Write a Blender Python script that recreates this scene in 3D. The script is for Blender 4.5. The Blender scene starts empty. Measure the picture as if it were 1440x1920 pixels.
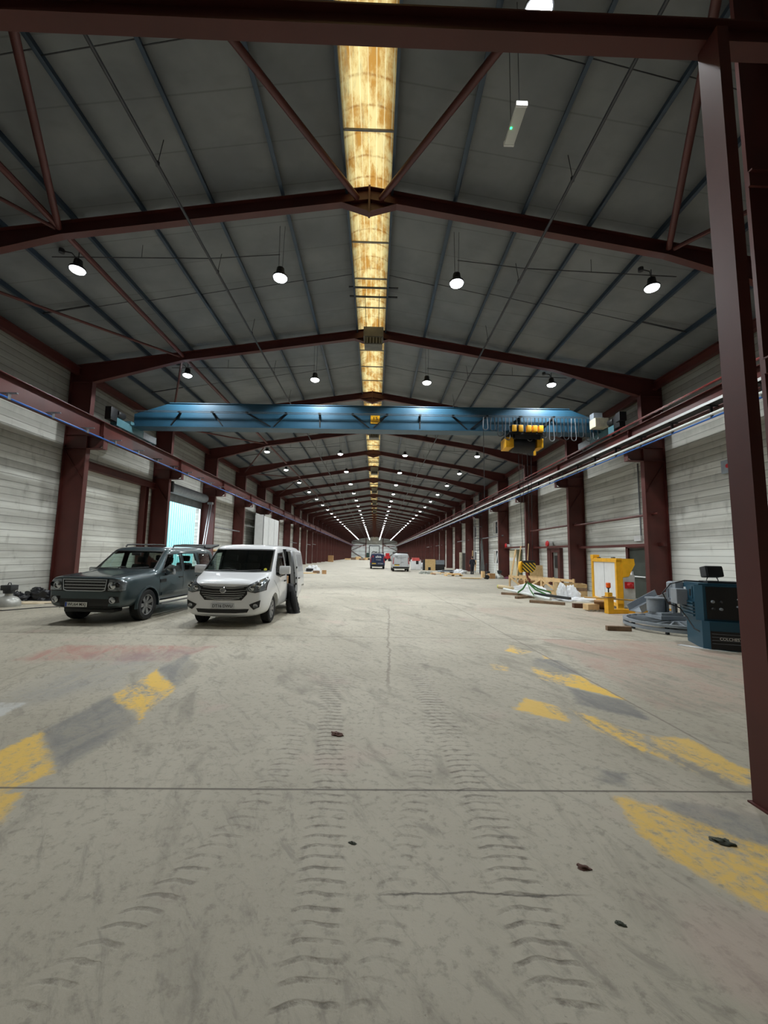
import bpy, bmesh, math, random
from mathutils import Vector, Matrix, noise as mnoise
from mathutils.bvhtree import BVHTree
random.seed(7)
C = bpy.context.scene.collection
S = bpy.context.scene
PI = math.pi

# ------------------------------------------------------------------ camera, sky, exposure
cam_d = bpy.data.cameras.new('camera'); cam = bpy.data.objects.new('camera', cam_d); C.objects.link(cam)
PITCH, YAW, ROLL, FPX = 0.10618, 0.02029, 0.01745, 762.9
fw = Vector((math.sin(YAW)*math.cos(PITCH), math.cos(YAW)*math.cos(PITCH), math.sin(PITCH)))
rt = Vector((math.cos(YAW), -math.sin(YAW), 0)); up = rt.cross(fw)
rt2 = rt*math.cos(ROLL) + up*math.sin(ROLL); up2 = up*math.cos(ROLL) - rt*math.sin(ROLL)
M = Matrix((rt2, up2, -fw)).transposed().to_4x4(); M.translation = (0, 0, 1.72)
cam.matrix_world = M
cam_d.sensor_fit = 'HORIZONTAL'; cam_d.sensor_width = 36; cam_d.lens = FPX/1440*36
cam_d.clip_start = 0.05; cam_d.clip_end = 600
S.camera = cam
SKY = 5.0           # overcast daylight outside, seen through roof vault and open shutter
LAMP_W = 830.0      # one high bay lamp
LENS = 30.0
S.view_settings.view_transform = 'Standard'; S.view_settings.look = 'None'
S.view_settings.gamma = 1.0; S.view_settings.use_curve_mapping = False
S.view_settings.exposure = 0.0
w = bpy.data.worlds.new('sky'); S.world = w; w.use_nodes = True
w.node_tree.nodes['Background'].inputs['Color'].default_value = (0.80, 0.93, 1.0, 1)
w.node_tree.nodes['Background'].inputs['Strength'].default_value = SKY
S.cycles.use_denoising = True; S.cycles.use_adaptive_sampling = True; S.cycles.adaptive_threshold = .06; S.cycles.adaptive_min_samples = 16
S.cycles.max_bounces = 6; S.cycles.diffuse_bounces = 3; S.cycles.glossy_bounces = 3
S.cycles.transmission_bounces = 4; S.cycles.transparent_max_bounces = 10
S.cycles.caustics_reflective = False; S.cycles.caustics_refractive = False
S.cycles.sample_clamp_indirect = 4.0

# ------------------------------------------------------------------ node helper
def lin(c):
    return tuple(((v/255)/12.92 if v/255 <= .04045 else ((v/255+.055)/1.055)**2.4) for v in c)
class X:                                   # a node socket with arithmetic
    def __init__(s, nt, sock): s.nt, s.s = nt, sock
    def m(s, op, *a, clamp=False):
        n = s.nt.nodes.new('ShaderNodeMath'); n.operation = op; n.use_clamp = clamp
        for i, v in enumerate((s,)+a):
            if isinstance(v, X): s.nt.links.new(v.s, n.inputs[i])
            else: n.inputs[i].default_value = v
        return X(s.nt, n.outputs[0])
    def __add__(s, o): return s.m('ADD', o)
    __radd__ = __add__
    def __mul__(s, o): return s.m('MULTIPLY', o)
    __rmul__ = __mul__
    def __sub__(s, o): return s.m('SUBTRACT', o)
    def __rsub__(s, o): return (s*-1.0)+o
    def __truediv__(s, o): return s.m('DIVIDE', o)
    def sin(s): return s.m('SINE')
    def abs(s): return s.m('ABSOLUTE')
    def fract(s): return s.m('FRACT')
    def floor(s): return s.m('FLOOR')
    def min(s, o): return s.m('MINIMUM', o)
    def max(s, o): return s.m('MAXIMUM', o)
    def pow(s, o): return s.m('POWER', o)
    def clamp(s): return s.m('ADD', 0.0, clamp=True)
    def ss(s, a, b):                       # smoothstep from a to b (a > b falls)
        n = s.nt.nodes.new('ShaderNodeMapRange'); n.interpolation_type = 'SMOOTHSTEP'
        s.nt.links.new(s.s, n.inputs['Value'])
        lo, hi, t0, t1 = (a, b, 0, 1) if a < b else (b, a, 1, 0)
        for k, v in (('From Min', lo), ('From Max', hi), ('To Min', t0), ('To Max', t1)): n.inputs[k].default_value = v
        return X(s.nt, n.outputs['Result'])
class Mat:
    def __init__(s, name):
        s.m = bpy.data.materials.new(name); s.m.use_nodes = True; s.nt = s.m.node_tree
        s.b = s.nt.nodes['Principled BSDF']; s.name = name
    def pos(s, kind='Object'):
        n = s.nt.nodes.new('ShaderNodeTexCoord'); p = s.nt.nodes.new('ShaderNodeSeparateXYZ')
        s.nt.links.new(n.outputs[kind], p.inputs[0]); s.vec = n.outputs[kind]
        return tuple(X(s.nt, p.outputs[i]) for i in range(3))
    def xyz(s, x, y, z):
        n = s.nt.nodes.new('ShaderNodeCombineXYZ')
        for i, v in enumerate((x, y, z)):
            if isinstance(v, X): s.nt.links.new(v.s, n.inputs[i])
            else: n.inputs[i].default_value = v
        return n.outputs[0]
    def noise(s, scale, detail=4, vec=None, rough=.55, dist=0):
        n = s.nt.nodes.new('ShaderNodeTexNoise'); n.inputs['Scale'].default_value = scale
        n.inputs['Detail'].default_value = detail; n.inputs['Roughness'].default_value = rough; n.inputs['Distortion'].default_value = dist
        if vec is None:
            if not hasattr(s, 'vec'): s.pos()
            vec = s.vec
        s.nt.links.new(vec, n.inputs['Vector']); return X(s.nt, n.outputs['Fac'])
    def mix(s, f, a, b):
        n = s.nt.nodes.new('ShaderNodeMix'); n.data_type = 'RGBA'
        if isinstance(f, X): s.nt.links.new(f.s, n.inputs[0])
        else: n.inputs[0].default_value = f
        for i, v in ((6, a), (7, b)):
            if isinstance(v, tuple): n.inputs[i].default_value = (*v[:3], 1)
            else: s.nt.links.new(v, n.inputs[i])
        return n.outputs[2]
    def col(s, c):
        if isinstance(c, tuple): s.b.inputs['Base Color'].default_value = (*c[:3], 1)
        else: s.nt.links.new(c, s.b.inputs['Base Color'])
        return s
    def set(s, **k):
        for a, v in k.items():
            i = s.b.inputs[a.replace('_', ' ')]
            if isinstance(v, X): s.nt.links.new(v.s, i)
            else: i.default_value = v
        return s
    def bump(s, h, strength=.3, dist=.01):
        n = s.nt.nodes.new('ShaderNodeBump'); n.inputs['Strength'].default_value = strength; n.inputs['Distance'].default_value = dist
        s.nt.links.new(h.s, n.inputs['Height']); s.nt.links.new(n.outputs[0], s.b.inputs['Normal']); return s
MATS = {}
def paint(name, rgb, rough=.5, metal=0., var=.18, scale=3., **k):
    """a painted or plain surface with a little uneven tone"""
    m = Mat(name); c = lin(rgb); n = m.noise(scale, 5)
    m.col(m.mix(n.ss(.3, .7), tuple(v*(1-var) for v in c), tuple(min(1, v*(1+var)) for v in c)))
    m.set(Roughness=rough, Metallic=metal, **k); MATS[name] = m.m; return m.m
def glow(name, rgb, strength):
    m = Mat(name); c = (*lin(rgb), 1)
    m.set(Base_Color=c, Emission_Color=c, Emission_Strength=strength, Roughness=.4); return m.m

red_steel = paint('red_oxide_steel', (84, 38, 33), .5, 0, .15, 1.2)
blue_zinc = paint('galvanised_blue_grey', (58, 72, 86), .45, .3, .12, 2)
dark_rod = paint('dark_rod', (62, 64, 68), .5, .2)
conduit_m = paint('conduit_grey', (120, 122, 126), .45, .3)
crane_blue = paint('crane_blue', (38, 76, 97), .42, 0, .08, 1.5)
crane_teal = paint('crane_teal', (78, 118, 128), .45, 0, .1, 2)
yellow_p = paint('yellow_paint', (232, 172, 32), .45, 0, .1, 4)
black_p = paint('black_paint', (24, 24, 26), .5, 0, .2, 6)
dark_p = paint('dark_grey_plastic', (42, 44, 46), .5)
white_p = paint('white_paint', (226, 228, 228), .4, 0, .04)
grey_p = paint('machine_grey', (140, 148, 156), .45, .1, .1, 5)
steel_m = paint('bare_steel', (168, 170, 172), .3, .9, .1)
blue_pipe = paint('blue_conduit', (40, 104, 190), .4, 0, .08)
white_pipe = paint('white_pipe', (220, 224, 222), .35, 0, .05)
timber = paint('pale_timber', (222, 188, 138), .65, 0, .14, 4)
timber_old = paint('weathered_timber', (128, 104, 82), .8, 0, .25, 6)
card = paint('cardboard', (176, 136, 92), .75, 0, .1)
rubber = paint('tyre_rubber', (26, 27, 28), .75, 0, .2, 20)
bus_red = paint('conductor_red', (120, 44, 40), .5, 0, .08)
red_p = paint('red_plastic', (190, 34, 40), .4, 0, .08)
green_sling = paint('green_sling', (70, 122, 66), .75, 0, .15, 8)
cable_m = paint('black_cable', (20, 20, 22), .45)
tread_m = paint('dark_grating', (64, 66, 66), .6, .4)
lens_m = glow('lamp_lens', (246, 250, 255), LENS)
led_m = glow('green_led', (40, 255, 120), 6)
orange_m = paint('orange_lens', (236, 96, 20), .25, 0, .06)
plastic_sheet = paint('white_plastic_sheet', (226, 228, 230), .3, 0, .06, 3)
def osb_mat():
    m = Mat('osb'); a = m.noise(26, 3, dist=1.5); b = m.noise(7, 2)
    m.col(m.mix(a.ss(.35, .65), lin((186, 150, 96)), lin((230, 200, 146)))).set(Roughness=.75); return m.m
osb = osb_mat()

# ------------------------------------------------------------------ mesh helper
class MB:
    """collects boxes, bars, tubes, lathes and prisms into ONE mesh"""
    def __init__(s): s.v, s.f, s.mi, s.cur = [], [], [], 0
    def slot(s, i): s.cur = i; return s
    def add(s, vs, fs):
        o = len(s.v); s.v += [tuple(v) for v in vs]; s.f += [tuple(i+o for i in f) for f in fs]; s.mi += [s.cur]*len(fs); return s
    def box(s, x0, x1, y0, y1, z0, z1, rot=None, bev=0):
        c = Vector(((x0+x1)/2, (y0+y1)/2, (z0+z1)/2)); hx, hy, hz = (x1-x0)/2, (y1-y0)/2, (z1-z0)/2
        if bev and min(hx, hy, hz) > bev*1.2:
            bm = bmesh.new(); bmesh.ops.create_cube(bm, size=1, matrix=Matrix.Diagonal((2*hx, 2*hy, 2*hz, 1)))
            bmesh.ops.bevel(bm, geom=bm.edges[:], offset=bev, segments=2, affect='EDGES', profile=.6)
            bm.verts.index_update(); vs = [v.co.copy() for v in bm.verts]; fs = [[v.index for v in f.verts] for f in bm.faces]; bm.free()
        else:
            vs = [Vector((a*hx, b*hy, d*hz)) for d in (-1, 1) for b in (-1, 1) for a in (-1, 1)]
            fs = [(0, 2, 3, 1), (4, 5, 7, 6), (0, 1, 5, 4), (2, 6, 7, 3), (0, 4, 6, 2), (1, 3, 7, 5)]
        if rot is not None: vs = [rot @ v for v in vs]
        return s.add([v+c for v in vs], fs)
    def bar(s, p, q, w, h, upv=(0, 0, 1)):
        """rectangular bar from p to q, w across, h along upv"""
        p, q = Vector(p), Vector(q); d = (q-p).normalized(); u = Vector(upv)
        if abs(d.dot(u)) > .98: u = Vector((0, 1, 0)) if abs(d.y) < .9 else Vector((1, 0, 0))
        r = d.cross(u).normalized(); u = r.cross(d).normalized()
        vs = [c + r*a*w/2 + u*b*h/2 for c in (p, q) for b in (-1, 1) for a in (-1, 1)]
        return s.add(vs, [(0, 1, 3, 2), (4, 6, 7, 5), (0, 4, 5, 1), (2, 3, 7, 6), (0, 2, 6, 4), (1, 5, 7, 3)])
    def tube(s, pts, r, n=8, cap=True, closed=False):
        pts = [Vector(p) for p in pts]; k = len(pts); rs = r if isinstance(r, (list, tuple)) else [r]*k; vs = []; u0 = None
        for i, p in enumerate(pts):
            if closed: d = pts[(i+1) % k]-pts[i-1]
            else: d = pts[min(i+1, k-1)]-pts[max(i-1, 0)]
            d.normalize()
            if u0 is None: u0 = d.orthogonal().normalized()
            u0 = (u0-d*u0.dot(d)); u0 = u0.normalized() if u0.length > 1e-6 else d.orthogonal().normalized()
            v0 = d.cross(u0); vs += [p+(u0*math.cos(2*PI*j/n)+v0*math.sin(2*PI*j/n))*rs[i] for j in range(n)]
        fs = [(i*n+j, i*n+(j+1) % n, ((i+1) % k)*n+(j+1) % n, ((i+1) % k)*n+j) for i in range(k if closed else k-1) for j in range(n)]
        if cap and not closed: fs += [tuple(range(n-1, -1, -1)), tuple(range((k-1)*n, k*n))]
        return s.add(vs, fs)
    def lathe(s, prof, n=20, mat=None, cap=True):
        """prof: (radius, height) pairs, turned round z then moved by mat"""
        mat = mat or Matrix(); vs = [mat @ Vector((r*math.cos(2*PI*j/n), r*math.sin(2*PI*j/n), z)) for r, z in prof for j in range(n)]
        fs = [(i*n+j, i*n+(j+1) % n, (i+1)*n+(j+1) % n, (i+1)*n+j) for i in range(len(prof)-1) for j in range(n)]
        if cap: fs += [tuple(range(n-1, -1, -1)), tuple(range((len(prof)-1)*n, len(prof)*n))]
        return s.add(vs, fs)
    def prism(s, poly, axis, a, b):
        """poly in the two other axes (order x,y,z without axis), pushed from a to b"""
        n = len(poly)
        def P(p, t): return {'x': (t, p[0], p[1]), 'y': (p[0], t, p[1]), 'z': (p[0], p[1], t)}[axis]
        return s.add([P(p, a) for p in poly]+[P(p, b) for p in poly],
                     [tuple(range(n-1, -1, -1)), tuple(range(n, 2*n))]+[(i, (i+1) % n, n+(i+1) % n, n+i) for i in range(n)])
    def build(s, name, m, parent=None, smooth=False, loc=None, rot=0, bevel=0):
        me = bpy.data.meshes.new(name); me.from_pydata(s.v, [], s.f)
        for x in (m if isinstance(m, (list, tuple)) else [m]): me.materials.append(x)
        if max(s.mi, default=0): me.polygons.foreach_set('material_index', s.mi)
        bm = bmesh.new(); bm.from_mesh(me); bmesh.ops.recalc_face_normals(bm, faces=bm.faces[:]); bm.to_mesh(me); bm.free()
        if smooth:
            me.polygons.foreach_set('use_smooth', [True]*len(me.polygons)); me.set_sharp_from_angle(angle=math.radians(40 if smooth is True else smooth))
        o = bpy.data.objects.new(name, me); C.objects.link(o)
        if parent: o.parent = parent
        if loc: o.location = loc
        if rot: o.rotation_euler.z = rot
        return o
def tag(o, label, cat, group=None, kind=None):
    o['label'] = label; o['category'] = cat
    if group: o['group'] = group
    if kind: o['kind'] = kind
    return o
def thing(name, label, cat, loc=(0, 0, 0), rot=0, group=None):
    o = bpy.data.objects.new(name, None); o.empty_display_size = .1; C.objects.link(o)
    o.location = loc; o.rotation_euler.z = rot
    return tag(o, label, cat, group)
def struct(o): o['kind'] = 'structure'; return o
KIDS = {}
def dup(root, loc=None, label=None, rot=None):
    if root.name not in KIDS: KIDS[root.name] = [(c, list(c.children)) for c in root.children]
    r = root.copy(); C.objects.link(r)
    if loc is not None: r.location = loc
    if rot is not None: r.rotation_euler.z = rot
    if label: r['label'] = label
    for c, gs in KIDS[root.name]:
        d = c.copy(); C.objects.link(d); d.parent = r
        for g in gs:
            e = g.copy(); C.objects.link(e); e.parent = d
    return r
def one(mb, name, m, label, cat, group=None, loc=None, rot=0, smooth=False, kind=None):
    return tag(mb.build(name, m, None, smooth, loc, rot), label, cat, group, kind)
ORD = ['first', 'second', 'third', 'fourth', 'fifth', 'sixth', 'seventh', 'eighth', 'ninth', 'tenth', 'eleventh', 'twelfth', 'thirteenth', 'fourteenth']
# ------------------------------------------------------------------ the hall
XC = -0.32                       # centre line of the hall
Y0, BAY, NF = 9.51, 6.5, 30      # first steel frame, spacing, count
YEND, YNEAR = 206.0, -14.0
XL, XR = -12.36, 11.72           # inner wall faces
FR = [Y0+BAY*k for k in range(NF)]
def ztop(x): return 11.05-.163*abs(x-XC)       # top of rafter
def zbot(x): return 10.69-.163*abs(x-XC)

def floor_mat():
    m = Mat('dusty_concrete_floor'); x, y, z = m.pos()
    big = m.noise(.35, 5); mid = m.noise(1.6, 8, rough=.65); fine = m.noise(14, 6, rough=.7)
    smear = m.noise(1.0, 8, m.xyz((x*1.5)+(y*.5), (y*.5)-(x*.3), 0.0), .65, 1.2)
    edge = (mid-.5)*.22 + (fine-.5)*.16
    wear = (smear*.65+fine*.35)
    c = m.mix(big.ss(.3, .7), lin((170, 163, 146)), lin((190, 183, 166)))
    c = m.mix(smear.ss(.50, .70)*.65, c, lin((132, 126, 112)))
    c = m.mix(mid.ss(.58, .75)*.45, c, lin((150, 132, 120)))
    c = m.mix(fine.ss(.50, .68)*.5, c, lin((122, 116, 104)))
    scr = m.noise(1.0, 6, m.xyz((x*7.0)+(y*5.0), (y*2.0)-(x*1.1), 2.0), .7, .6); c = m.mix(scr.ss(.52, .68)*.5, c, lin((128, 122, 110)))
    sp = m.noise(55.0, 2); c = m.mix(sp.ss(.68, .76)*mid.ss(.4, .6)*.5, c, lin((84, 78, 68)))
    c = m.mix(m.noise(.9, 3, m.xyz(x, y, 7.0)).ss(.6, .75)*.35, c, lin((196, 168, 158)))
    # floor colour blends towards one even beige grey farther down the aisle
    c = m.mix(y.ss(12, 40)*.35, c, lin((168, 163, 151)))
    def poly(ps, soft=.05, wob=1.):
        a = sum(ps[i][0]*ps[(i+1) % len(ps)][1]-ps[(i+1) % len(ps)][0]*ps[i][1] for i in range(len(ps)))
        if a < 0: ps = ps[::-1]
        d = None
        for i in range(len(ps)):
            (ax, ay), (bx, by) = ps[i], ps[(i+1) % len(ps)]; L = math.hypot(bx-ax, by-ay)
            nx, ny = -(by-ay)/L, (bx-ax)/L
            e = (x*nx)+(y*ny)+(-nx*ax-ny*ay)
            d = e if d is None else d.min(e)
        return (d+edge*wob).ss(-soft, soft)
    grey = lin((104, 106, 108)); red = lin((170, 112, 100)); yel = lin((240, 196, 76))
    def put(c, mask, col, lo, hi, amt): return m.mix(mask*wear.ss(hi, lo)*amt, c, col)
    for ps, amt in (([(-5.6, 6.66), (-5.6, 7.75), (-2.9, 7.8), (-3.2, 6.7)], .75), ([(3.6, 8.9), (9.5, 8.6), (9.5, 4.2), (3.35, 4.9)], .42),
                    ([(3.0, 14), (9, 15), (9, 11.5), (4, 10)], .2)):
        c = put(c, poly(ps, .1), red, .38, .62, amt)
    for ps in ([(-3.12, 4.11), (-3.13, 5.17), (-2.38, 4.42), (-2.42, 3.4)], [(-3.14, 6.2), (-3.16, 7.19), (-2.63, 6.42), (-2.5, 5.43)],
               [(2.78, 7.23), (3.18, 7.07), (3.16, 6.15), (2.56, 6.65)], [(2.61, 5.67), (3.1, 5.13), (3.0, 4.52), (2.43, 5.01)],
               [(2.1, 3.09), (2.71, 2.92), (2.43, 2.5), (2.1, 2.8)], [(1.88, 3.54), (2.09, 3.45), (1.97, 3.26), (1.76, 3.3)]):
        c = put(c, poly(ps, .06), grey, .40, .66, .8)
    c = put(c, poly([(-4.2, 4.4), (-3.3, 5.5), (-3.1, 7.6), (-4.6, 7.0)], .3), lin((124, 128, 134)), .4, .6, .45)
    c = put(c, poly([(-4.17, 4.86), (-3.9, 4.86), (-3.85, 4.5), (-4.3, 4.4)], .03), lin((206, 208, 206)), .45, .7, .7)
    for ps, amt in (([(-3.13, 5.17), (-3.14, 6.2), (-2.5, 5.43), (-2.38, 4.42)], .92), ([(-3.18, 3.76), (-3.12, 4.11), (-2.42, 3.4), (-2.63, 3.15), (-3.1, 3.5)], .85),
                    ([(-2.62, 3.13), (-2.48, 3.14), (-2.3, 2.8), (-2.6, 2.8)], .8),
                    ([(2.72, 8.29), (2.96, 7.68), (2.62, 7.42), (2.48, 7.73)], .8), ([(3.01, 7.44), (3.09, 7.18), (2.91, 7.13)], .8),
                    ([(2.54, 6.64), (3.07, 6.15), (3.11, 5.15), (2.63, 5.71), (2.35, 6.02)], .95), ([(1.9, 5.23), (2.16, 4.92), (2.09, 4.46), (1.63, 4.82)], .8),
                    ([(2.3, 4.76), (2.73, 4.18), (2.5, 3.8), (2.41, 3.8), (2.25, 4.3)], .9), ([(2.73, 4.18), (3.08, 4.1), (3.11, 3.48), (2.91, 3.27), (2.71, 3.4), (2.5, 3.8)], .72),
                    ([(1.8, 3.18), (2.43, 2.6), (1.99, 2.1), (1.7, 2.56)], .8), ([(1.91, 6.78), (2.21, 6.63), (2.04, 6.38), (1.85, 6.44)], .7)):
        c = put(c, poly(ps, .035, 1.3), yel, .46, .60, amt)
    # tyre tracks: pressed tread marks
    h = None
    def track(ax, ay, bx, by, cx, cy, wid, y0, y1, amp=1., bend=14.):
        nonlocal h, c
        # quadratic x(y) through three points
        A = ((ax-bx)/(ay-by)-(bx-cx)/(by-cy))/(ay-cy); B = (ax-bx)/(ay-by)-A*(ay+by); D = ax-A*ay*ay-B*ay
        u = x-((y*y*A)+(y*B)+D)+(mid-.5)*.035
        msk = u.abs().ss(wid*1.15, wid*.8)*y.ss(y0-.2, y0+.2)*y.ss(y1+.6, y1-.6)
        ph = (y*(1/.086))+(u*u*bend)+((u*34.0).sin()*.05)+(mid*.7)+(smear*.6)+(fine*.25)
        t = ((ph*(2*PI)).sin()).ss(.35, 1.0)*msk*(fine*.7+smear*.5+mid*.5).ss(.66, 1.02)*amp
        h = t if h is None else h+t
        c = m.mix(t*.75, c, lin((88, 80, 68))); c = m.mix(msk*mid.ss(.35, .6)*.10*amp, c, lin((206, 200, 186)))
    track(-.43, 4.47, -.27, 2.56, -.23, 1.73, .13, 1.0, 6.5)
    track(.74, 4.5, .78, 3.05, .77, 1.8, .14, 1.0, 6.5)
    track(-.72, 3.9, -.98, 2.4, -1.4, 1.6, .10, 1.2, 4.6, .75, 26.)
    track(.5, 4.0, .27, 2.84, .12, 2.2, .09, 1.7, 5.5, .6, 30.)
    track(-.12, 12, -.15, 8.5, -.42, 5, .16, 5.5, 20, .6)
    track(.55, 14, .68, 8.6, .73, 5, .2, 5.5, 22, .6)
    # joints and cracks
    jy = ((y-3.2)/5.62).fract(); jd = ((jy-.5).abs()-.5).abs()*5.62+(mid-.5)*.012
    c = m.mix(jd.ss(.016, .005)*.8, c, lin((78, 70, 60)))
    jx = (x-3.3+(y*.035)).abs()+(mid-.5)*.02
    c = m.mix(jx.ss(.02, .006)*y.ss(3.6, 4.2)*.6, c, lin((110, 100, 90)))
    cr = (y-2.27+(mid-.5)*.12).abs()
    c = m.mix(cr.ss(.009, .003)*x.ss(0, .15)*x.ss(1.2, .9)*.7, c, lin((70, 62, 52)))
    cr2 = (x-.02-(y*.035)+(mid-.5)*.25).abs()
    c = m.mix(cr2.ss(.03, .008)*y.ss(5, 6)*y.ss(15, 12)*.5, c, lin((110, 98, 84)))
    m.col(c); m.set(Roughness=(fine*.2)+.55)
    m.bump((mid*.5)+(fine*.5)-(h*.9), .45, .012); return m.m
def wall_mat(name, blocks, white_to):
    m = Mat(name); x, y, z = m.pos()
    v = m.xyz(y*.30, z*3.0, x); n1 = m.noise(1.1, 6, v, .6); n2 = m.noise(.25, 3); n3 = m.noise(3.2, 5, m.xyz(y*.9, z*.35, 3.0))
    pl = z/.235+(n2-.5)*.25; f = pl.fract(); row = pl.floor()
    rn = m.noise(1.0, 1, m.xyz(y*.03, row*3.71, 0.5))
    band = (z/.94).fract()
    c = m.mix(n1.ss(.3, .7), lin((186, 186, 178)), lin((222, 223, 216)))
    c = m.mix(rn.ss(.35, .65)*.4, c, lin((140, 138, 130)))
    c = m.mix(band.ss(.55, 1.0)*z.ss(1.5, 3.2)*(n1*.7+n3*.5).ss(.4, .7)*.55, c, lin((112, 110, 102)))
    c = m.mix(n3.ss(.58, .76)*.4, c, lin((116, 114, 106)))
    c = m.mix(z.ss(white_to+.1, white_to-.1)*.7, c, lin((234, 236, 230)))
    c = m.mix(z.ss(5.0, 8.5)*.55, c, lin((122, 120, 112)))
    line = f.ss(.10, .02).max(f.ss(.95, .99))*(n1*.6+rn*.8).ss(.35, .75)
    c = m.mix(line*.62, c, lin((70, 68, 62)))
    if blocks:
        n = m.nt.nodes.new('ShaderNodeTexBrick'); n.inputs['Scale'].default_value = 1; n.inputs['Brick Width'].default_value = 1.35; n.inputs['Row Height'].default_value = .47
        n.inputs['Mortar Size'].default_value = .018; n.inputs['Mortar Smooth'].default_value = .5
        m.nt.links.new(m.xyz(y, z, 0.0), n.inputs['Vector']); c = m.mix(X(m.nt, n.outputs['Fac'])*y.ss(25, 30)*.5, c, lin((104, 102, 96)))
    m.col(c); m.set(Roughness=.75); m.bump(line*-1.0+n1*.2, .5, .012); return m.m
def roof_mat():
    m = Mat('roof_lining_board'); x, y, z = m.pos(); n = m.noise(.6, 5); n2 = m.noise(2.5, 4, m.xyz(x*.3, y, z))
    c = m.mix(n.ss(.3, .7), lin((110, 114, 117)), lin((128, 131, 133)))
    f = ((y+.4)/1.083).fract(); seam = ((f-.5).abs()-.5).abs().ss(.022, .006)
    c = m.mix(seam*.35, c, lin((66, 68, 70))); c = m.mix(n2.ss(.55, .75)*.25, c, lin((96, 98, 100)))
    m.col(c); m.set(Roughness=.7); return m.m
def vault_mat():
    """thin weathered yellow plastic: daylight comes through it"""
    m = Mat('translucent_roof_vault'); x, y, z = m.pos()
    n = m.noise(1.1, 6, m.xyz(x*2.4, y*.9, 0.0), .7); n2 = m.noise(9, 4); n3 = m.noise(2.2, 5, m.xyz(x*5.0, y*.7, 4.0), .6, 1.)
    c = m.mix(n.ss(.4, .62), lin((160, 138, 92)), lin((128, 88, 38)))
    c = m.mix(n3.ss(.5, .8)*.7, c, lin((104, 94, 70)))
    f = ((y+n2*.05)/.55+(x-XC)*(x-XC)*-.25).fract(); arc = ((f-.5).abs()-.5).abs().ss(.09, .0)
    c = m.mix(arc*n2.ss(.3, .7)*.85, c, lin((98, 58, 20)))
    r = ((x-XC)/.17).fract(); c = m.mix(((r-.5).abs()).ss(.40, .48)*.35, c, lin((186, 172, 132)))
    nt = m.nt; t = nt.nodes.new('ShaderNodeBsdfTranslucent'); nt.links.new(c, t.inputs[0])
    d = nt.nodes.new('ShaderNodeBsdfDiffuse'); nt.links.new(c, d.inputs[0]); mx = nt.nodes.new('ShaderNodeMixShader'); mx.inputs[0].default_value = .25
    nt.links.new(t.outputs[0], mx.inputs[1]); nt.links.new(d.outputs[0], mx.inputs[2])
    nt.links.new(mx.outputs[0], nt.nodes['Material Output'].inputs['Surface']); return m.m

struct(MB().box(XL-.3, XR+.3, YNEAR, YEND+.4, -.25, 0).build('floor', floor_mat()))
OP0, OP1, OPH = 23.4, 28.62, 5.12              # shutter opening in the left wall
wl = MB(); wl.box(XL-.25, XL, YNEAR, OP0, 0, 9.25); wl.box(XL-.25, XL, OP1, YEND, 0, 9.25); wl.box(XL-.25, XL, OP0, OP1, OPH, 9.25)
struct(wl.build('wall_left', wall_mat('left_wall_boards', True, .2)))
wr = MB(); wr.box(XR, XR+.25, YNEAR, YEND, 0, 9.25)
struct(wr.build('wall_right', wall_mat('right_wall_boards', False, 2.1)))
def endwall_mat():
    m = Mat('end_wall_sheet'); x, y, z = m.pos(); n = m.noise(.5, 4); f = (z/1.9).fract()
    c = m.mix(n.ss(.3, .7), lin((196, 202, 202)), lin((224, 230, 230))); c = m.mix(f.ss(.55, .95)*.45, c, lin((128, 128, 122)))
    m.col(c); m.set(Roughness=.7); return m.m
ew = MB().prism([(XL, 0), (XR, 0), (XR, 9.25), (XC, 11.2), (XL, 9.25)], 'y', YEND, YEND+.3)
struct(ew.build('wall_back', endwall_mat()))
struct(MB().prism([(XL, 0), (XR, 0), (XR, 9.25), (XC, 11.2), (XL, 9.25)], 'y', YNEAR-.3, YNEAR).build('wall_front', endwall_mat()))
rf = MB()
for s in (-1, 1):
    xe, xi = (XL-.3 if s < 0 else XR+.3), XC+s*.56
    rf.prism([(xi, ztop(xi)+.22), (xe, ztop(xe)+.22), (xe, ztop(xe)+.30), (xi, ztop(xi)+.30)], 'y', YNEAR, YEND)
struct(rf.build('ceiling', roof_mat()))
vb = MB(); K = 10; vv = []
for yy in (YNEAR, YEND):
    for j in range(K+1):
        a = PI*(.17+.66*j/K); vv.append((XC-.60*math.cos(a)/math.cos(PI*.17), yy, 11.04+(math.sin(a)-math.sin(PI*.17))*.36))
vb.add(vv, [(j, j+1, K+2+j, K+1+j) for j in range(K)])
roofwin = struct(vb.build('window_1', vault_mat(), smooth=True))
# kerbs beside the vault
for i, s in enumerate((-1, 1)):
    struct(MB().box(XC+s*.58-.03, XC+s*.58+.03, YNEAR, YEND, 10.88, 11.28).build('trim_%d' % (i+1), blue_zinc))
gb = MB().box(XC-.56, XC+.56, -.02, .02, -.02, .02).build('glazing_bar', conduit_m, roofwin, loc=(0, 3.2, 11.08))
for i in range(1, 86):
    o = gb.copy(); C.objects.link(o); o.parent = roofwin; o.location = (0, 3.2+i*1.625, 11.08)
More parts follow.
